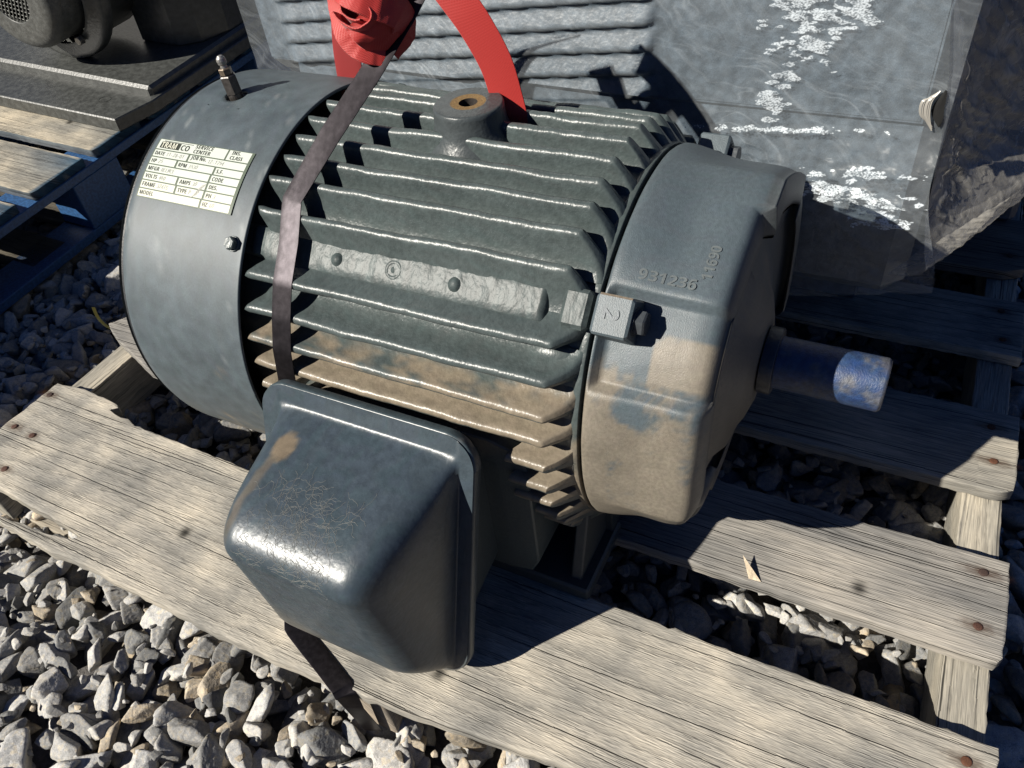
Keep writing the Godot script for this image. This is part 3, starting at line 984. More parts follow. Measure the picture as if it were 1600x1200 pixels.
	th_.lathe(at, [Vector2(0.5038, 0.0098), Vector2(0.495, 0.0092), Vector2(0.494, 0.0098), Vector2(0.49, 0.0092), Vector2(0.489, 0.0098), Vector2(0.47, 0.0092), Vector2(0.465, 0.0)], 24)
	part("threaded_hole", th_, M.rust, lb)
	# feet
	for sx in [[0.02, 0.135], [0.247, 0.388]]:
		for sz in [1, -1]:
			var f := MB.new()
			f.tint = Color(0.05, 0.062, 0.066)
			var z0 := 0.10; var z1 := 0.212
			f.box(Transform3D(Basis.IDENTITY, Vector3((sx[0] + sx[1]) / 2, 0.0115, sz * (z0 + z1) / 2)), Vector3(sx[1] - sx[0], 0.021, z1 - z0), 0.003)
			for e in [sx[0] + 0.008, sx[1] - 0.02]:
				f.prism(Transform3D(Basis(Vector3(0, 0, sz), Vector3(0, 1, 0), Vector3(-sz, 0, 0)), Vector3(e, 0, 0)), V2([0.07, 0.02, 0.2, 0.02, 0.19, 0.05, 0.165, 0.13, 0.13, 0.15, 0.07, 0.11]), -0.007, 0.007, 0.002)
			f.prism(Transform3D(Basis(Vector3(0, 0, sz), Vector3(0, 1, 0), Vector3(-sz, 0, 0)), Vector3((sx[0] + sx[1]) / 2, 0, 0)), V2([0.09, 0.02, 0.12, 0.02, 0.12, 0.16, 0.09, 0.13]), -(sx[1] - sx[0]) / 2 + 0.004, (sx[1] - sx[0]) / 2 - 0.004, 0.002)
			var ft := part("foot", f, M.bell, m, true)
			var hl := MB.new()
			hl.tint = Color(0.012, 0.012, 0.013)
			hl.lathe(aim(Vector3((sx[0] + sx[1]) / 2 + 0.036, 0.0224, sz * 0.172), Vector3.UP), [Vector2(0, 0.0085), Vector2(-0.0002, 0.0085), Vector2(-0.004, 0.006), Vector2(-0.004, 0.0)], 20)
			part("bolt_hole", hl, M.rust, ft)

func win(th: float, a: float, b: float, soft: float) -> float:
	return smoothstep(a - soft, a + soft, th) * (1.0 - smoothstep(b - soft, b + soft, th))

func flats(x: float, th: float) -> float:
	for fl in [[72.0, 23.0], [6.0, 22.0], [-38.0, 22.0], [117.0, 22.0]]:
		var da := absf(wrapf(th - fl[0], -180, 180))
		if da < fl[1]: return lerpf(1.0, cos(deg_to_rad(fl[1])) / cos(deg_to_rad(da)), 0.62 * smoothstep(0.392, 0.45, x))
	return 1.0

func end_bell(m: Node3D) -> void:
	var prof := [Vector2(0.3885, 0.15), Vector2(0.3885, 0.2075), Vector2(0.3895, 0.2092), Vector2(0.392, 0.2102)]
	for k in 26: prof.append(Vector2(lerpf(0.396, 0.474, k / 25.0), lerpf(0.2104, 0.2092, k / 25.0)))
	prof.append_array([Vector2(0.479, 0.2088), Vector2(0.486, 0.2078), Vector2(0.4905, 0.2062), Vector2(0.494, 0.2032), Vector2(0.4968, 0.1985), Vector2(0.4992, 0.192), Vector2(0.5008, 0.184), Vector2(0.501, 0.176), Vector2(0.4995, 0.169), Vector2(0.493, 0.165), Vector2(0.489, 0.155), Vector2(0.489, 0.12), Vector2(0.497, 0.105), Vector2(0.503, 0.08), Vector2(0.508, 0.07), Vector2(0.514, 0.05), Vector2(0.5145, 0.02)])
	var mb := MB.new()
	var n := 300
	mb.grid(n, prof.size() - 1, func(a, b):
		var q: Vector2 = prof[int(round(b * (prof.size() - 1)))]
		var th: float = a * 360.0 - 45.0
		var x := q.x
		var r := q.y
		if r > 0.16:
			# shallow pockets beside the bolt lugs, and the four places where the shell runs out to the rim
			for c in [45.0, 135.0, 225.0, 315.0]:
				var d := wrapf(th - c, -180, 180)
				var w := win(d, -20.0, 5.5, 1.1) if c < 90 else win(d, -9.0, 13.0, 1.1)
				r -= 0.0115 * w * smoothstep(0.1625, 0.2, r) * smoothstep(0.3895, 0.398, x) if x < 0.4995 else 0.0
			var far := win(th, 84.0, 286.0, 0.8)
			if x > 0.484: r = lerpf(r, maxf(r, lerpf(0.2075, 0.2045, clampf((x - 0.484) / 0.012, 0, 1)) if x < 0.4995 else r), far)
			# the shell is drawn out from a round spigot to flat-sided
			r *= flats(x, th)
			var under := 1.0 - smoothstep(-75.0, -45.0, wrapf(th, -220, 140))
			if x > 0.46: r -= 0.016 * under * smoothstep(0.46, 0.495, x)
			r += n1.get_noise_3d(x * 12.0, th * 0.06, 2.0) * 0.0009
		if x > 0.41:
			var tw := th if th < 180.0 else th - 360.0
			var out_ := win(th, 84.0, 200.0, 0.7) * 0.009 - 0.014 * (1.0 - smoothstep(-42.0, -8.0, tw)) * smoothstep(-165.0, -130.0, tw)
			x += out_ * smoothstep(0.41, 0.485, x) * smoothstep(0.10, 0.16, r)
		var p := cyl(x, r, th)
		var w := lerpf(-0.12, 0.66, smoothstep(0.42, 0.30, p.y)) if p.z > -0.05 else 0.05
		if x < 0.412: w += 0.12
		if th > 29.0 and th < 42.0 and x > 0.44: w = 0.56 + 0.25 * smoothstep(42.0, 34.0, th)
		if p.y < 0.2: w += 0.06
		w -= 0.5 * clampf(1.0 - Vector2((x - 0.437) / 0.028, (p.y - 0.318) / 0.03).length(), 0, 1)
		var c := paint_dust(p, BELL, w, Color(0.225, 0.197, 0.155))
		if x > 0.496: c = c.lerp(Color(0.10, 0.09, 0.075), 0.35)
		return [p, c])
	var eb := part("end_bell", mb, M.bell, m)
	for th in [43.5, 136.5, 223.5]:
		var o := cyl(0, 0, th)
		var out := (cyl(0, 1, th) - o).normalized()
		var wide := Vector3.RIGHT.cross(out)
		var lug := MB.new()
		lug.tint = BELL
		# trapezoid seen along the axis, as the casting draws out
		var t := Transform3D(Basis(wide, out, -Vector3.RIGHT), o)
		lug.prism(t, V2([-0.021, 0.19, 0.021, 0.19, 0.0185, 0.2285, 0.0165, 0.2305, -0.0165, 0.2305, -0.0185, 0.2285]), -0.424, -0.3895, 0.0025)
		for i in range(0, lug.ix.size(), 3):
			var fn := (lug.v[lug.ix[i + 1]] - lug.v[lug.ix[i]]).cross(lug.v[lug.ix[i + 2]] - lug.v[lug.ix[i]]).normalized()
			if th < 90 and fn.dot(-wide) > 0.6:
				for q in 3: lug.c[lug.ix[i + q]] = Color(0.26, 0.21, 0.155)
		var lg := part("lug", lug, M.bell, eb, true)
		var bolt := MB.new()
		bolt.tint = Color(0.06, 0.07, 0.075)
		var bt := Transform3D(Basis(out, wide, Vector3.RIGHT).orthonormalized(), o + out * 0.213)
		bolt.lathe(bt, [Vector2(0.4235, 0.0135), Vector2(0.4255, 0.0135), Vector2(0.4258, 0.005)], 20)
		bolt.prism(bt, polygon(6, 0.0118), 0.424, 0.4345, 0.0015)
		part("bolt", bolt, M.cast, lg, true)
		if th < 90:
			var two := MB.new()
			two.tint = Color(0.1, 0.125, 0.145)
			letters(two, "2", 0.015, func(a, b, c): return o + Vector3(0.3985 + b * 1.0, 0, 0) + out * (0.2302 + c) + wide * (-0.006 + a), 0.0012)
			part("cast_number", two, M.bell, lg)
	# cast and punched numbers on the shell
	var num := MB.new()
	num.tint = Color(0.13, 0.15, 0.155)
	letters(num, "931236", 0.0105, func(a, b, c):
		return cyl(0.414 + a * 1.1, 0.2093 * flats(0.414 + a * 1.1, 54.0 + b / 0.21 * 57.3) + c, 54.0 + b / 0.21 * 57.3), 0.0013, "Droid Sans")
	letters(num, "11690", 0.0095, func(a, b, c):
		return cyl(0.4765 - b, 0.2089 * flats(0.472, 57.5 + a / 0.21 * 57.3) + c, 57.5 + a / 0.21 * 57.3), 0.0012, "Droid Sans", 1.05)
	part("cast_number", num, M.bell, eb)
	# shaft and its slinger
	var s := MB.new()
	s.lathe(Transform3D(Basis(Vector3(0, 0, -1), Vector3(0, 1, 0), Vector3(1, 0, 0)), Vector3(0, H, 0)), [Vector2(0.516, 0.037), Vector2(0.5285, 0.037), Vector2(0.530, 0.0355), Vector2(0.53, 0.0286)], 40)
	for i in s.c.size(): s.c[i] = Color(0.03, 0.035, 0.05)
	var sh := MB.new()
	var sp := [Vector2(0.53, 0.0285)]
	for k in 40: sp.append(Vector2(lerpf(0.531, 0.6345, k / 39.0), 0.0285))
	sp.append_array([Vector2(0.6355, 0.0283), Vector2(0.6372, 0.0267), Vector2(0.638, 0.0255), Vector2(0.6381, 0.012), Vector2(0.6375, 0.004), Vector2(0.635, 0.0)])
	sh.grid(72, sp.size() - 1, func(a, b):
		var q: Vector2 = sp[int(round(b * (sp.size() - 1)))]
		var p := cyl(q.x, q.y, a * 360.0)
		var k := n1.get_noise_3dv(p * 30.0) + 0.5 * n2.get_noise_3dv(p * 150.0) + smoothstep(0.622, 0.638, q.x) * 0.5
		var c := Color(0.014, 0.042, 0.15).lerp(Color(0.035, 0.075, 0.15), 0.5 + 0.5 * n2.get_noise_3dv(p * 60.0))
		return [p, c.lerp(Color(0.19, 0.17, 0.135), smoothstep(-0.15, 0.75, k) * 0.55)])
	var shp := part("shaft", sh, M.plain, m)
	shp.set_meta("label", "stub shaft with worn bright blue paint")
	part("slinger", s, M.dark, m)

const BX := 0.1765                      # conduit box: middle of its flange
const BY := 0.1615
const BZ := 0.311
func bx(u: float, v: float, w: float) -> Vector3:
	return Vector3(BX + u, BY + v * 0.943 + w * 0.332, BZ - v * 0.332 + w * 0.943)

func dome_side(u: float) -> float:
	var s := clampf(((u + 0.106) if u < 0 else (0.1115 - u)) / 0.05, 0.0, 1.0)
	return pow(1.0 - pow(1.0 - s, 2.6), 1.0 / 1.9)
func dome_end(v: float) -> float:
	var s := clampf((v + 0.1415) / 0.04, 0.0, 1.0)
	return sqrt(1.0 - pow(1.0 - s, 2.4))

func conduit_box(m: Node3D) -> void:
	# cast pad on the frame and the box's back half
	var pad := MB.new()
	pad.grid(40, 60, func(a, b):
		var w := 0.145; var h := 0.112
		var an: float = a * TAU
		var d := Vector2(cos(an), sin(an))
		var k := 1.0 / pow(pow(absf(d.x), 9.0) + pow(absf(d.y), 9.0), 1.0 / 9.0)
		var z: float = lerpf(0.10, 0.222, minf(b * 1.25, 1.0))
		var e: float = 1.0 if b < 0.8 else sqrt(maxf(0.0, 1.0 - pow((b - 0.8) / 0.2, 2)))
		if b > 0.8: z += 0.004 * (1.0 - e)
		var p := Vector3(0.19 + d.x * k * w * (0.965 + 0.035 * e if e > 0.0 else 0.0), 0.151 + d.y * k * h * (0.965 + 0.035 * e), z)
		if b > 0.97: p = Vector3(0.19 + d.x * k * w * 0.6, 0.151 + d.y * k * h * 0.6, 0.226)
		p.y += n1.get_noise_3dv(p * 18.0) * 0.0015
		return [p, paint_dust(p, IRON, 0.8 * smoothstep(0.25, 0.258, p.y) - 0.15)], true)
	pad.tint = IRON
	pad.grid(8, 8, func(a, b): return Vector3(0.19 + (a - 0.5) * 0.22, 0.151 + (b - 0.5) * 0.16, 0.2255))
	var pd := part("conduit_pad", pad, M.bell, m)
	pd.set_meta("label", "cast pad on the frame behind the conduit box")
	var back := MB.new()
	var outl := round_rect(0.222, 0.27, 0.03, 6)
	back.grid(outl.size(), 5, func(a, b):
		var q: Vector2 = outl[int(round(a * outl.size())) % outl.size()]
		var f := bx(q.x, q.y, -0.010)
		var r := Vector3(BX + q.x * 0.94, 0.148 + q.y * 0.72, 0.205)
		return [r.lerp(f, b), IRON * 0.9])
	part("conduit_box_base", back, M.bell, m)
	# domed cover: a flange and a wedge-shaped dome pressed out of it
	var fl := MB.new()
	fl.tint = Color(0.062, 0.084, 0.098)
	var rim := round_rect(0.262, 0.302, 0.034, 9)
	var sec := [[0.0, -0.0125, 0.02], [0.0, -0.0125, 0.0015], [0.0, -0.011, 0.0], [0.0, -0.003, 0.0], [0.0, -0.0008, 0.001], [0.0, 0.0, 0.003], [0.0, 0.0, 0.02]]
	fl.grid(rim.size(), sec.size() - 1, func(a, b):
		var q: Vector2 = rim[int(round(a * rim.size())) % rim.size()]
		var s: Array = sec[int(round(b * (sec.size() - 1)))]
		var ins: float = s[2]
		var p := bx(q.x * (1.0 - ins / 0.131), q.y * (1.0 - ins / 0.151), s[1] + n2.get_noise_2d(q.x * 50.0, q.y * 50.0) * 0.0004)
		var chip := smoothstep(0.3, 0.5, n2.get_noise_3dv(p * 70.0)) * (1.0 if s[2] < 0.004 else 0.0) * 0.5
		return [p, fl.tint.lerp(Color(0.25, 0.24, 0.22), chip)])
	fl.grid(1, 1, func(a, b): return bx((a - 0.5) * 0.23, (b - 0.5) * 0.27, -0.0124), true)
	var box := part("conduit_box_cover", fl, M.box, m)
	box.set_meta("label", "domed dark blue grey conduit box cover with wide flange")
	var dome := MB.new()
	var base := Color(0.054, 0.075, 0.092)
	dome.grid(110, 124, func(a, b):
		var u: float = lerpf(-0.1295, 0.1295, a)
		var v: float = lerpf(-0.1495, 0.1495, b)
		# keep the sheet inside the flange's rounded corners
		var cu := maxf(absf(u) - 0.0965, 0.0); var cv := maxf(absf(v) - 0.1165, 0.0)
		var ov := Vector2(cu, cv).length() - 0.033
		if ov > 0.0:
			var k := 0.033 / (ov + 0.033)
			u = signf(u) * (0.0965 + cu * k) if cu > 0 else u
			v = signf(v) * (0.1165 + cv * k) if cv > 0 else v
		var top := (0.1275 - v) * 2.0
		var front := 0.050 + (v + 0.14) * 0.475
		var h := smin(top, front, 0.078)
		h *= dome_side(u) * dome_end(v)
		var k2 := 0.009
		h = -smin(-h, -0.0007, k2) - k2 * 0.25 + 0.001
		h = maxf(h, 0.0004)
		var p := bx(u, v, h)
		# dirt: a wiped round spot with a run below it, hairline crackle, dusty lower edge
		var c := base * (1.0 + n1.get_noise_3dv(p * 10.0) * 0.12)
		var spot := Vector2((u + 0.066) / 0.0145, (v - 0.106) / 0.0085).length() + n2.get_noise_3dv(p * 90.0) * 0.15
		c = c.lerp(Color(0.25, 0.19, 0.12), (1.0 - smoothstep(0.75, 1.05, spot)) * 0.8)
		var run := absf((u + 0.07 + (0.106 - v) * 0.05) / 0.008 + n2.get_noise_3dv(p * 40.0) * 0.5)
		if v < 0.1 and v > 0.03: c = c.lerp(Color(0.19, 0.15, 0.1), (1.0 - smoothstep(0.3, 1.0, run)) * 0.5 * smoothstep(0.03, 0.06, v))
		var low := smoothstep(-0.055, -0.15, v + u * 0.25 + n1.get_noise_3dv(p * 16.0) * 0.04)
		c = c.lerp(Color(0.15, 0.125, 0.09), low * 0.55)
		return [p, c])
	var dm := part("dome", dome, M.box, box)
	# hairline crackle in the paint of the dome's upper face
	var cr := MB.new()
	cr.tint = Color(0.12, 0.122, 0.118)
	var r := RandomNumberGenerator.new()
	r.seed = 77
	for k in 330:
		var u := r.randf_range(-0.055, 0.05)
		var v := 0.092 - r.randf() * 0.06
		if r.randf() > 1.1 - absf(u - 0.015) * 9.0: continue
		var an := r.randf() * TAU
		var pts := []
		for s in 9:
			var hh := smin((0.1275 - v) * 2.0, 0.050 + (v + 0.14) * 0.475, 0.078)
			hh = hh * dome_side(u) * dome_end(v) - 0.00225 + 0.001
			pts.append(bx(u, v, hh + 0.0003))
			an += r.randf_range(-0.9, 0.9)
			u += cos(an) * 0.0026; v += sin(an) * 0.0015
		for s in 8:
			var d: Vector3 = (pts[s + 1] - pts[s]).normalized().cross(Vector3(0, 0.8, 0.6)) * 0.00013
			var i0 := cr.vert(pts[s] - d); cr.vert(pts[s] + d); cr.vert(pts[s + 1] + d); cr.vert(pts[s + 1] - d)
			cr.quad(i0, i0 + 1, i0 + 2, i0 + 3)
	var crp := part("paint_crackle", cr, M.matte, box)
	crp.set_meta("kind", "stuff")

# ---------------------------------------------------------------- straps
func strapping() -> void:
	var t := thing("steel_strap", "dark steel banding strap running over the motor and down round the pallet board", "strap", Vector3(0.06, 0.2, 0.25))
	var mb := MB.new()
	mb.tint = Color(0.036, 0.035, 0.039)
	var path := [Vector3(0.142, 0.625, -0.055), Vector3(0.118, 0.578, -0.018), Vector3(0.095, 0.535, 0.029), Vector3(0.0705, 0.493, 0.082), Vector3(0.048, 0.4465, 0.1395), Vector3(0.0545, 0.414, 0.169), Vector3(0.057, 0.3835, 0.1975), Vector3(0.0575, 0.35, 0.2165), Vector3(0.057, 0.317, 0.2305), Vector3(0.056, 0.275, 0.2395), Vector3(0.056, 0.2, 0.247), Vector3(0.055, 0.10, 0.30), Vector3(0.062, 0.02, 0.355), Vector3(0.075, 0.0045, 0.381), Vector3(0.10, 0.0022, 0.391), Vector3(0.14, 0.0022, 0.4065), Vector3(0.172, 0.002, 0.4195), Vector3(0.180, -0.004, 0.4245), Vector3(0.184, -0.03, 0.4255), Vector3(0.186, -0.105, 0.418)]
	var ac := []
	for k in path.size():
		ac.append(Vector3(1, 0.0, -0.05) if k < 11 else Vector3(0.38, 0.0, -0.925).lerp(Vector3(1, 0, 0), clampf((k - 15) / 3.0, 0, 1) * 0.7))
	for k in 4: ac[k] = Vector3(0.98, -0.16, -0.12)
	ribbon(mb, path, ac, 0.0245, 0.0011, 8, 0.0, true)
	part("band", mb, M.band, t)

func sling() -> void:
	var t := thing("red_sling", "red webbing lifting sling knotted above the motor", "sling", Vector3(0.1, 0.55, -0.02))
	var red := Color(0.31, 0.014, 0.008)
	var arc := MB.new()
	arc.tint = red
	var view := Vector3(0.38, 0.68, 0.62)
	var path := [Vector3(0.105, 0.66, -0.035), Vector3(0.14, 0.632, -0.032), Vector3(0.175, 0.591, -0.03), Vector3(0.193, 0.565, -0.03), Vector3(0.2095, 0.532, -0.03), Vector3(0.2185, 0.499, -0.028), Vector3(0.2235, 0.475, -0.026), Vector3(0.226, 0.44, -0.024)]
	var ac := []
	for k in path.size():
		var tg: Vector3 = (path[mini(k + 1, path.size() - 1)] - path[maxi(k - 1, 0)]).normalized()
		ac.append(tg.cross(Vector3(0.15, 0.55, 0.8)).normalized())
	ribbon(arc, path, ac, 0.034, 0.0022)
	part("webbing", arc, M.web, t)
	var hang := MB.new()
	hang.tint = Color(0.25, 0.011, 0.008)
	ribbon(hang, [Vector3(0.035, 0.66, -0.06), Vector3(-0.004, 0.60, -0.095), Vector3(-0.0205, 0.555, -0.1), Vector3(-0.0325, 0.51, -0.1), Vector3(-0.040, 0.47, -0.102), Vector3(-0.045, 0.43, -0.106)], [Vector3(1, 0.05, -0.25)], 0.0345, 0.0022)
	part("webbing", hang, M.web, t)
	var kn := MB.new()
	kn.tint = red
	var fold := func(p: Array, nrm: Array, w: float):
		var a := []
		for k in p.size():
			var tg: Vector3 = (p[mini(k + 1, p.size() - 1)] - p[maxi(k - 1, 0)]).normalized()
			a.append(tg.cross(nrm[mini(k, nrm.size() - 1)]).normalized())
		ribbon(kn, p, a, w, 0.0022, 12, 0.0035)
	# broad fold down the left that turns under to the right
	fold.call([Vector3(0.05, 0.65, -0.03), Vector3(0.063, 0.615, 0.006), Vector3(0.070, 0.590, 0.018), Vector3(0.080, 0.572, 0.024), Vector3(0.094, 0.561, 0.022), Vector3(0.107, 0.554, 0.010)], [Vector3(-0.2, 0.3, 0.9), Vector3(-0.1, 0.5, 0.86), Vector3(0.0, 0.55, 0.8), Vector3(0.1, 0.7, 0.7), Vector3(0.1, 0.65, 0.7), Vector3(0.3, 0.5, 0.8)], 0.033)
	# rolled loop, seen into its hollow
	var lp := []
	var la := []
	var ax := Vector3(0.10, 0.50, 0.86)
	var e1 := ax.cross(Vector3.UP).normalized()
	var e2 := e1.cross(ax).normalized()
	for k in 17:
		var an := TAU * k / 12.0 - 2.2
		lp.append(Vector3(0.0905, 0.589, 0.014) + (e1 * cos(an) * 1.2 + e2 * sin(an)) * (0.0105 + 0.0006 * k))
		la.append(ax + e1 * 0.25 * sin(an))
	ribbon(kn, lp, la, 0.032, 0.0022, 4, 0.003)
	# top wrap and the dark fold on the right
	fold.call([Vector3(0.066, 0.612, 0.002), Vector3(0.09, 0.613, 0.022), Vector3(0.112, 0.602, 0.016), Vector3(0.125, 0.585, -0.002), Vector3(0.12, 0.563, -0.008), Vector3(0.107, 0.5515, 0.004)], [Vector3(0, 0.8, 0.5), Vector3(0.2, 0.75, 0.6), Vector3(0.6, 0.5, 0.5), Vector3(0.9, 0.2, 0.2), Vector3(0.9, 0.0, 0.3), Vector3(0.7, -0.2, 0.6)], 0.034)
	fold.call([Vector3(0.094, 0.59, 0.026), Vector3(0.103, 0.578, 0.025), Vector3(0.108, 0.566, 0.018), Vector3(0.109, 0.555, 0.009)], [Vector3(0.1, 0.5, 0.86), Vector3(0.25, 0.5, 0.8), Vector3(0.35, 0.35, 0.85), Vector3(0.4, 0.3, 0.8)], 0.036)
	fold.call([Vector3(0.09, 0.60, -0.012), Vector3(0.118, 0.625, -0.018), Vector3(0.14, 0.64, -0.03)], [Vector3(0.3, 0.5, 0.8)], 0.036)
	part("knot", kn, M.web, t)

# ---------------------------------------------------------------- wrapped machine
func film_tex(w: int, h: int, sd: int, clear: float, streaks: float, dir: Vector2, patches: Array) -> ImageTexture:
	var a := FastNoiseLite.new(); a.seed = sd; a.frequency = 1.0; a.fractal_octaves = 3
	var b := FastNoiseLite.new(); b.seed = sd + 1; b.frequency = 1.0; b.fractal_octaves = 4
	var out := PackedByteArray(); out.resize(w * h * 4)
	var across := Vector2(-dir.y, dir.x)
	for y in h:
		for x in w:
			var q := Vector2(float(x) / w, float(y) / h)
			var l := q.dot(dir); var c := q.dot(across)
			var wob := b.get_noise_2d(q.x * 3.0, q.y * 3.0)
			var s := a.get_noise_2d(l * 3.0 + wob * 0.6, c * 28.0 + wob * 2.0)
			var f := b.get_noise_2d(q.x * 40.0 + 9.0, q.y * 40.0)
			var m := b.get_noise_2d(q.x * 5.0 + 30.0, q.y * 5.0)
			var al := clear + m * clear * 0.5 + pow(maxf(0.0, 1.0 - absf(s) * 7.0), 2.0) * streaks * (0.4 + 0.6 * smoothstep(-0.1, 0.3, wob)) + f * clear * 0.25
			var white := 0.0
			for p in patches:      # air-free places where the film lies tight, cloudy white
				var d = (q - p[0]) / p[1]
				if absf(d.x) < 1.6 and absf(d.y) < 1.6:
					var e = d.length() + b.get_noise_2d(q.x * p[3] + p[2] * 3.0, q.y * p[3] * 1.4) * 1.5 + a.get_noise_2d(q.x * p[3] * 2.1, q.y * p[3] * 4.0 + p[2]) * 1.1
					white = maxf(white, (1.0 - smoothstep(0.62, 0.70, e)))
			al = maxf(al, white * clampf(0.5 + 0.5 * f + 0.9 * a.get_noise_2d(q.x * 300.0, q.y * 300.0), 0.1, 0.8))
			var i := (y * w + x) * 4
			var br := int(212 - white * 6)
			out[i] = br - 8; out[i + 1] = br; out[i + 2] = br + 6
			out[i + 3] = clampi(int(al * 255), 4, 235)
	return ImageTexture.create_from_image(Image.create_from_data(w, h, false, Image.FORMAT_RGBA8, out))

func film_mat(tex: ImageTexture, nrm, ns: float) -> StandardMaterial3D:
	var m := StandardMaterial3D.new()
	m.albedo_texture = tex
	m.transparency = BaseMaterial3D.TRANSPARENCY_ALPHA
	m.roughness = 0.3
	m.metallic_specular = 0.4
	m.cull_mode = BaseMaterial3D.CULL_DISABLED
	if nrm:
		m.normal_enabled = true; m.normal_texture = nrm; m.normal_scale = ns
	m.backlight_enabled = true
	m.backlight = Color(0.25, 0.23, 0.2)
	return m

func louvre(x: float, y: float) -> float:
	# how far the louvred panel stands out at this place
	if x < -0.285 or x > 0.30: return 0.0
	var yy := y - 0.105 * (x + 0.28) - 0.400
	if yy < -0.06 or yy > 0.215: return 0.0
	var f := yy / 0.0295
	f = f - floor(f)
	var e := smoothstep(-0.285, -0.272, x) * (1.0 - smoothstep(0.285 + 0.012 * f, 0.3, x))
	return e * 0.010 * (1.0 - f if f > 0.12 else f / 0.12 * 0.88)

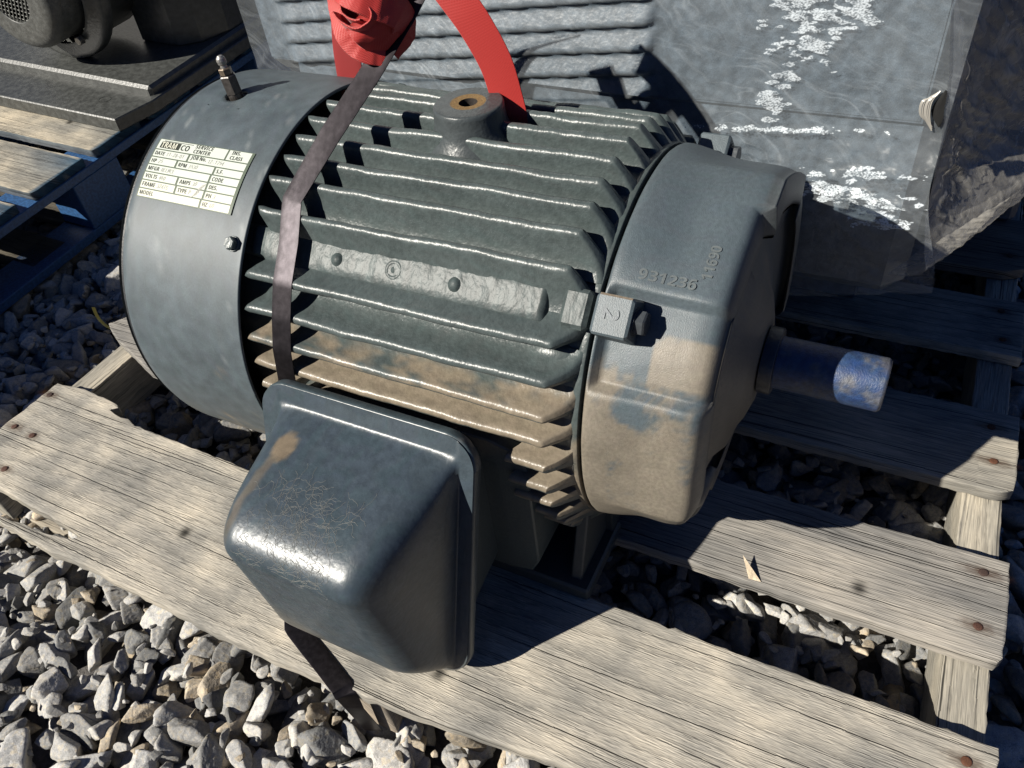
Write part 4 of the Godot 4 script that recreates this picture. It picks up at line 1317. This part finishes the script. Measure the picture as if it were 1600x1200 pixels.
func wrapped_machine() -> void:
	var t := thing("wrapped_machine", "large grey louvred machine shrink wrapped in clear plastic film behind the motor", "machine", Vector3(0.14, 0, -0.6))
	var steel := Color(0.092, 0.118, 0.148)
	var body := MB.new()
	body.tint = steel
	# front panel with pressed louvres, then the rest of the housing
	body.grid(150, 150, func(a, b):
		var x := lerpf(-0.325, 0.605, a); var y := lerpf(0.405, 1.05, b)
		var p := Vector3(x, y, -0.268 + louvre(x, y))
		return p)
	body.box(Transform3D(Basis.IDENTITY, Vector3(0.1425, 0.73, -0.64)), Vector3(0.975, 0.70, 0.742), 0.022)
	body.box(Transform3D(Basis.IDENTITY, Vector3(0.165, 0.295, -0.586)), Vector3(0.94, 0.29, 0.624), 0.025)
	body.box(Transform3D(Basis.IDENTITY, Vector3(0.15, 0.087, -0.72)), Vector3(0.86, 0.172, 0.5), 0.004)
	part("housing", body, M.dark, t)
	# a torn corner: a black patch paints the shaded gap, film curls beside it
	var slit_shade := MB.new()
	slit_shade.tint = Color(0.004, 0.004, 0.005)
	slit_shade.grid(6, 24, func(a, b):
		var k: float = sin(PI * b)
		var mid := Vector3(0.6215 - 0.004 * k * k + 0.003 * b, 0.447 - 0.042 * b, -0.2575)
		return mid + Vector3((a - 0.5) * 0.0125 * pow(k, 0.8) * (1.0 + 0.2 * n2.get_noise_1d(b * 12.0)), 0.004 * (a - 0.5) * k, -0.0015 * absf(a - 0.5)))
	part("painted_shade_slit", slit_shade, M.rust, t)
	var curl := MB.new()
	curl.tint = Color(0.26, 0.25, 0.225)
	for q in 5:
		var w: float = 0.0008 + 0.0006 * (q % 3)
		var x0 := 0.611 - q * 0.0022
		ribbon(curl, [Vector3(0.6165 - 0.0012 * q, 0.446 - 0.002 * q, -0.2565), Vector3(x0, 0.435, -0.2535 + 0.0004 * q), Vector3(x0 + 0.0015, 0.419, -0.2545), Vector3(0.6185 - 0.0008 * q, 0.401 + 0.002 * q, -0.2572)], [Vector3(1, 0.1, 0.3)], w * 2.0, 0.0003, 5)
	part("film_curl", curl, M.print, t)
	var side := MB.new()
	side.tint = Color(0.11, 0.125, 0.15)
	side.box(Transform3D(Basis.IDENTITY, Vector3(0.745, 0.66, -0.80)), Vector3(0.24, 0.8, 0.5), 0.015)
	side.box(Transform3D(Basis.IDENTITY, Vector3(0.72, 0.13, -0.9)), Vector3(0.15, 0.26, 0.26), 0.01)
	part("terminal_housing", side, M.dark, t, true)
	# the film over the front: tight on the panel, wrinkled below the seam, tucked under at the hem
	var crease := normal_tex(noise_image(512, 0.02, 61, 5), 7.0)
	var front := film_mat(film_tex(1024, 1024, 71, 0.08, 0.10, Vector2(0.8, 0.6).normalized(), [
		[Vector2(0.845, 0.36), Vector2(0.040, 0.07), 1.0, 11.0], [Vector2(0.835, 0.45), Vector2(0.034, 0.05), 2.0, 12.0], [Vector2(0.895, 0.37), Vector2(0.022, 0.05), 3.0, 12.0],
		[Vector2(0.825, 0.51), Vector2(0.014, 0.045), 4.0, 14.0], [Vector2(0.85, 0.27), Vector2(0.05, 0.09), 8.0, 11.0],
		[Vector2(0.805, 0.565), Vector2(0.014, 0.035), 9.0, 14.0],
		[Vector2(0.885, 0.715), Vector2(0.05, 0.016), 5.0, 20.0], [Vector2(0.935, 0.735), Vector2(0.04, 0.016), 6.0, 22.0], [Vector2(0.92, 0.69), Vector2(0.05, 0.010), 7.0, 24.0], [Vector2(0.945, 0.765), Vector2(0.03, 0.012), 11.0, 22.0],
		[Vector2(0.80, 0.622), Vector2(0.07, 0.0045), 10.0, 30.0], [Vector2(0.86, 0.622), Vector2(0.06, 0.004), 12.0, 30.0]]), crease, 0.12)
	var fm := MB.new()
	var U := 250; var V := 230
	fm.grid(U, V, func(a, b):
		var x := lerpf(-0.355, 0.632, a)
		var seam := 0.372 + 0.022 * smoothstep(0.3, 0.6, x)
		var y: float
		var z: float
		var hem := 0.135 + 0.085 * smoothstep(0.42, 0.66, x)
		var swell := smoothstep(0.42, 0.62, x)
		if b < 0.62:                     # b = 0 at the top
			y = lerpf(0.78, seam, b / 0.62)
			z = -0.262 + louvre(x, y) * 0.97
			z += 0.0012 * n1.get_noise_2d(x * 14.0, y * 14.0) + 0.0022 * pow(1.0 - absf(n3.get_noise_2d(x * 9.0 - y * 4.0, y * 3.0 + x)), 14.0)
		elif b < 0.93:
			var k = (b - 0.62) / 0.31
			y = lerpf(seam, hem, k)
			z = -0.262 + (0.006 + 0.040 * swell) * sin(minf(k * 1.25, 1.0) * PI * 0.62) 
			var wr := pow(1.0 - absf(n3.get_noise_2d(x * 11.0 + y * 9.0, y * 21.0 - x * 4.0)), 10.0) * 0.005 + n2.get_noise_2d(x * 17.0, y * 26.0) * 0.004
			z += wr * smoothstep(0.0, 0.12, k)
			z += 0.004 * exp(-pow((k - 0.02) / 0.03, 2)) * (0.6 + n2.get_noise_2d(x * 60.0, 2.0))
			x += 0.035 * smoothstep(0.8, 1.0, a) * smoothstep(0.2, 1.0, k)
		else:
			var k = (b - 0.93) / 0.07
			y = hem - 0.012 * sin(k * PI) - 0.02 * k + 0.005 * n2.get_noise_2d(x * 20.0, k * 3.0)
			z = -0.262 + (0.006 + 0.040 * swell) * 0.93 - 0.16 * k
			x += 0.035 * smoothstep(0.8, 1.0, a)
		# the film runs on uncut behind the black slit patch
		return [Vector3(x, y, z), Color.WHITE, Vector2(a, b)])
	var ff := part("plastic_film", fm, front, t)
	ff.set_meta("label", "wrinkled clear shrink film with cloudy white patches over the front")
	# the film hanging from the corner round the right side, pulled out towards the hem
	var cA := [Vector3(0.590, 0.60, -0.258), Vector3(0.604, 0.537, -0.258), Vector3(0.620, 0.465, -0.256), Vector3(0.630, 0.40, -0.252), Vector3(0.634, 0.352, -0.247), Vector3(0.637, 0.304, -0.238), Vector3(0.648, 0.256, -0.232), Vector3(0.664, 0.212, -0.233)]
	var cB := [Vector3(0.80, 0.60, -0.56), Vector3(0.80, 0.54, -0.56), Vector3(0.80, 0.48, -0.555), Vector3(0.80, 0.42, -0.55), Vector3(0.80, 0.37, -0.545), Vector3(0.80, 0.33, -0.53), Vector3(0.80, 0.285, -0.52), Vector3(0.80, 0.247, -0.535)]
	var sm := MB.new()
	sm.grid(110, 140, func(a, b):
		var fk: float = b * 7.0
		var i := mini(int(fk), 6)
		var A: Vector3 = cA[i].lerp(cA[i + 1], fk - i)
		var B: Vector3 = cB[i].lerp(cB[i + 1], fk - i)
		var p := A.lerp(B, a)
		var out := Vector3(0.85, 0.1, 0.5).normalized()
		var roll := smoothstep(0.66, 0.86, b)
		p += out * (-0.028 * sin(a * PI) * (1.0 - roll) + 0.008 * sin(a * PI) * roll)
		var l = a * 0.9 + b * 0.5
		var ridge := n3.get_noise_2d(l * 2.5, (b - a * 0.6) * 12.0)
		p += out * (1.0 - 0.75 * roll) * (ridge * 0.006 * smoothstep(0.0, 0.2, a) + pow(1.0 - absf(n1.get_noise_2d(l * 4.0, (b - a * 0.7) * 9.0)), 8.0) * 0.004 * smoothstep(0.0, 0.1, a))
		if b > 0.9: p += Vector3(-0.05, -0.01, -0.03) * pow((b - 0.9) / 0.1, 2) + Vector3(0, 0.004, 0) * n2.get_noise_2d(a * 22.0, 1.0)
		return [p, Color.WHITE, Vector2(a, b)])
	var skirt := film_mat(film_tex(512, 512, 81, 0.40, 0.3, Vector2(0.75, -0.62).normalized(), []), crease, 0.15)
	skirt.albedo_color = Color(0.9, 0.85, 0.79)
	var sk := part("plastic_film", sm, skirt, t)
	sk.set_meta("label", "loose folds of plastic film hanging from the right hand corner")

# ---------------------------------------------------------------- machine on the blue pallet
func blue_stack() -> void:
	var pos := Vector3(-1.08, -0.1, -0.2)
	var turn := Vector3(2, 2, -4)
	var p := thing("blue_pallet", "blue painted wooden pallet with bare worn deck boards at left", "pallet", pos)
	p.rotation_degrees = turn
	var T := p.transform
	var put_box := func(called: String, parent: Node3D, c: Vector3, s: Vector3, col: Color, mt: Material, b := 0.002, flat := true):
		var mb := MB.new()
		mb.tint = col
		mb.box(Transform3D(Basis.IDENTITY, c), s, b)
		for i in mb.v.size(): mb.uv[i] = Vector2(mb.v[i].x / 1.4 + c.z * 1.7, (mb.v[i].z + mb.v[i].y) / 0.3)
		return put(called, mb.mesh(mt, flat), parent)
	var blue := Color(0.03, 0.105, 0.26)
	var zs := [-0.265, -0.082, 0.112, 0.29, 0.475, -0.45, -0.635, -0.82]
	for k in zs.size():
		var z: float = zs[k]
		var mb := board(V2([-1.1, z - 0.075, -0.003, z - 0.075, 0.0, z + 0.06, -0.006, z + 0.075, -1.1, z + 0.075]), 0.18, 0.021, Vector2(0.23 * k, 0.11 * k), Color(0.98, 0.93, 0.86))
		for i in mb.v.size():
			var q := mb.v[i]
			var e := smoothstep(-0.02, -0.004, q.x + n1.get_noise_2d(q.z * 40.0, q.y * 20.0) * 0.012)
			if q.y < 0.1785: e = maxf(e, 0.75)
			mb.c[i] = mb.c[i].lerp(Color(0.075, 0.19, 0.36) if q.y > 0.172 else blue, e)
		put("deck_board", mb.mesh(M.woods[0]), p)
	for x in [-0.05, -0.55, -1.05]:
		put_box.call("stringer_board", p, Vector3(x, 0.148, -0.17), Vector3(0.1, 0.021, 1.5), blue, M.plain)
		put_box.call("bottom_board", p, Vector3(x, 0.011, -0.17), Vector3(0.1, 0.022, 1.5), blue * 0.9 if x < -0.1 else blue, M.plain)
		for z in [-0.85, -0.17, 0.51]:
			put_box.call("block", p, Vector3(x, 0.08, z), Vector3(0.098, 0.115, 0.14), blue, M.plain)
	for z in [-0.145, 0.012, 0.3, -0.5]:
		put_box.call("bottom_board", p, Vector3(-0.53, 0.012, z), Vector3(1.0, 0.02, 0.1), Color(0.3, 0.28, 0.25), M.woods[1])
	# machine: base plate, upright column and a small fan-cooled motor
	var m := thing("gear_motor", "dark grey gear motor on a thick base plate standing on the blue pallet", "machine", T * Vector3(-0.4, 0.18, -0.6))
	m.rotation_degrees = turn
	var L := Transform3D(Basis.IDENTITY, Vector3(0.4, -0.18, 0.6))     # pallet's frame to the machine's
	var G := Color(0.08, 0.085, 0.082)
	var add := func(called: String, mb: MB, mt: Material, parent: Node3D, flat := false):
		for i in mb.v.size(): mb.v[i] = L * mb.v[i]
		return put(called, mb.mesh(mt, flat), parent)
	var bs := MB.new()
	bs.tint = G
	bs.prism(Transform3D(Basis(Vector3(1, 0, 0), Vector3(0, 0, -1), Vector3(0, 1, 0)), Vector3(-0.45, 0, -0.8)), V2([-0.6, -0.525, 0.452, -0.525, 0.475, -0.42, 0.475, 0.6, -0.6, 0.6]), 0.182, 0.214, 0.003)
	bs.box(Transform3D(Basis.IDENTITY, Vector3(-0.49, 0.222, -0.86)), Vector3(1.0, 0.03, 0.93), 0.007)
	var base = add.call("base_plate", bs, M.dark, m, true)
	for x in [-0.095, -0.75]:
		var hl := MB.new()
		hl.tint = Color(0.008, 0.008, 0.008)
		hl.lathe(aim(Vector3(x, 0.2146, -0.345), Vector3.UP), [Vector2(0, 0.0145), Vector2(-0.0002, 0.0145), Vector2(-0.008, 0.012), Vector2(-0.008, 0)], 24)
		add.call("bolt_hole", hl, M.rust, base)
	var colm := MB.new()
	colm.tint = G * 0.9
	colm.prism(Transform3D(Basis(Vector3(1, 0, 0), Vector3(0, 0, -1), Vector3(0, 1, 0)), Vector3(-0.1, 0, -0.66)), V2([-0.09, -0.06, 0.03, -0.06, 0.075, -0.02, 0.1, 0.06, 0.1, 1.0, -0.09, 1.0]), 0.236, 1.15, 0.006)
	colm.box(Transform3D(Basis.IDENTITY, Vector3(-0.55, 0.7, -1.2)), Vector3(0.9, 0.92, 0.7), 0.02)
	add.call("column", colm, M.dark, m, true)
	var c := Vector3(-0.305, 0.425, 0)
	var ax := Basis(Vector3(1, 0, 0), Vector3(0, 1, 0), Vector3(0, 0, 1))
	var fr := MB.new()
	fr.tint = G
	fr.lathe(Transform3D(ax, c), [Vector2(-0.62, 0.03), Vector2(-0.62, 0.16), Vector2(-0.5, 0.16), Vector2(-0.495, 0.185), Vector2(-0.49, 0.19), Vector2(-0.468, 0.19), Vector2(-0.462, 0.186), Vector2(-0.46, 0.175), Vector2(-0.455, 0.15), Vector2(-0.45, 0.145)], 72)
	var mt_ = add.call("motor_flange", fr, M.dark, m)
	var cv := MB.new()
	cv.tint = Color(0.1, 0.105, 0.1)
	var pr := [Vector2(-0.47, 0.134), Vector2(-0.455, 0.132)]
	for k in 10:
		var a := PI / 2 * k / 9.0
		pr.append(Vector2(-0.40 + sin(a) * 0.03, 0.102 + cos(a) * 0.03))
	pr.append_array([Vector2(-0.369, 0.09), Vector2(-0.369, 0.064), Vector2(-0.371, 0.0625), Vector2(-0.38, 0.062)])
	cv.lathe(Transform3D(ax, c), pr, 72)
	var cov = add.call("fan_guard", cv, M.dark, m)
	var gr := MB.new()
	gr.tint = Color(0.16, 0.165, 0.155)
	for k in range(-8, 9):
		for s in [-1, 1]:
			var o := k * 0.0105
			var half := sqrt(maxf(0.0, 0.064 * 0.064 - o * o))
			if half < 0.004: continue
			var dir := Vector3(cos(0.62 * s + 0.5), sin(0.62 * s + 0.5), 0)
			var nrm := Vector3(-dir.y, dir.x, 0)
			gr.box(Transform3D(Basis(dir, nrm, Vector3(0, 0, 1)), c + Vector3(0, 0, -0.3725 + 0.001 * s) + nrm * o), Vector3(half * 2, 0.0022, 0.0016), 0.0004)
	add.call("grille", gr, M.dark, cov, true)
	var dk := MB.new()
	dk.tint = Color(0.012, 0.012, 0.012)
	dk.lathe(Transform3D(ax, c + Vector3(0, 0, -0.41)), [Vector2(0, 0.09), Vector2(0.001, 0.0)], 32)
	add.call("fan", dk, M.rust, cov)
	for an in [-0.98, -2.1, 0.6, 2.2]:
		var b := MB.new()
		b.tint = Color(0.3, 0.28, 0.25)
		b.prism(Transform3D(ax, c + Vector3(cos(an) * 0.150, sin(an) * 0.150, -0.452)), polygon(6, 0.011, 0.3), 0, 0.016, 0.002)
		add.call("bolt", b, M.steel, mt_, true)

# ---------------------------------------------------------------- small things
func odds_and_ends() -> void:
	var s := thing("plastic_strap", "short bent yellow plastic strip lying on the gravel at left", "strip", Vector3(-0.76, -0.1, -0.05))
	var mb := MB.new()
	mb.tint = Color(0.62, 0.46, 0.07)
	ribbon(mb, [Vector3(-0.815, -0.062, -0.06), Vector3(-0.79, -0.072, -0.045), Vector3(-0.755, -0.078, -0.035), Vector3(-0.715, -0.084, -0.037)], [Vector3(0.1, 0.3, 0.9)], 0.007, 0.001)
	part("strip", mb, M.print, s)
	var c := thing("added_shade_crate", "added unseen wooden crate that casts shade on the gravel at left", "crate", Vector3(-1.3, -0.12, 0.62))  # crate added out of view, only to shade the gravel at left
	for k in 5:
		var w := MB.new()
		w.tint = Color(0.9, 0.82, 0.7)
		w.box(Transform3D(Basis.IDENTITY, Vector3(-1.3, -0.06 + k * 0.095, 0.62)), Vector3(0.42, 0.085, 0.62), 0.003)
		for i in w.v.size(): w.uv[i] = Vector2((w.v[i].x + w.v[i].z) / 1.4, w.v[i].y / 0.3 + k * 0.17)
		part("slat", w, M.woods[0], c, true)
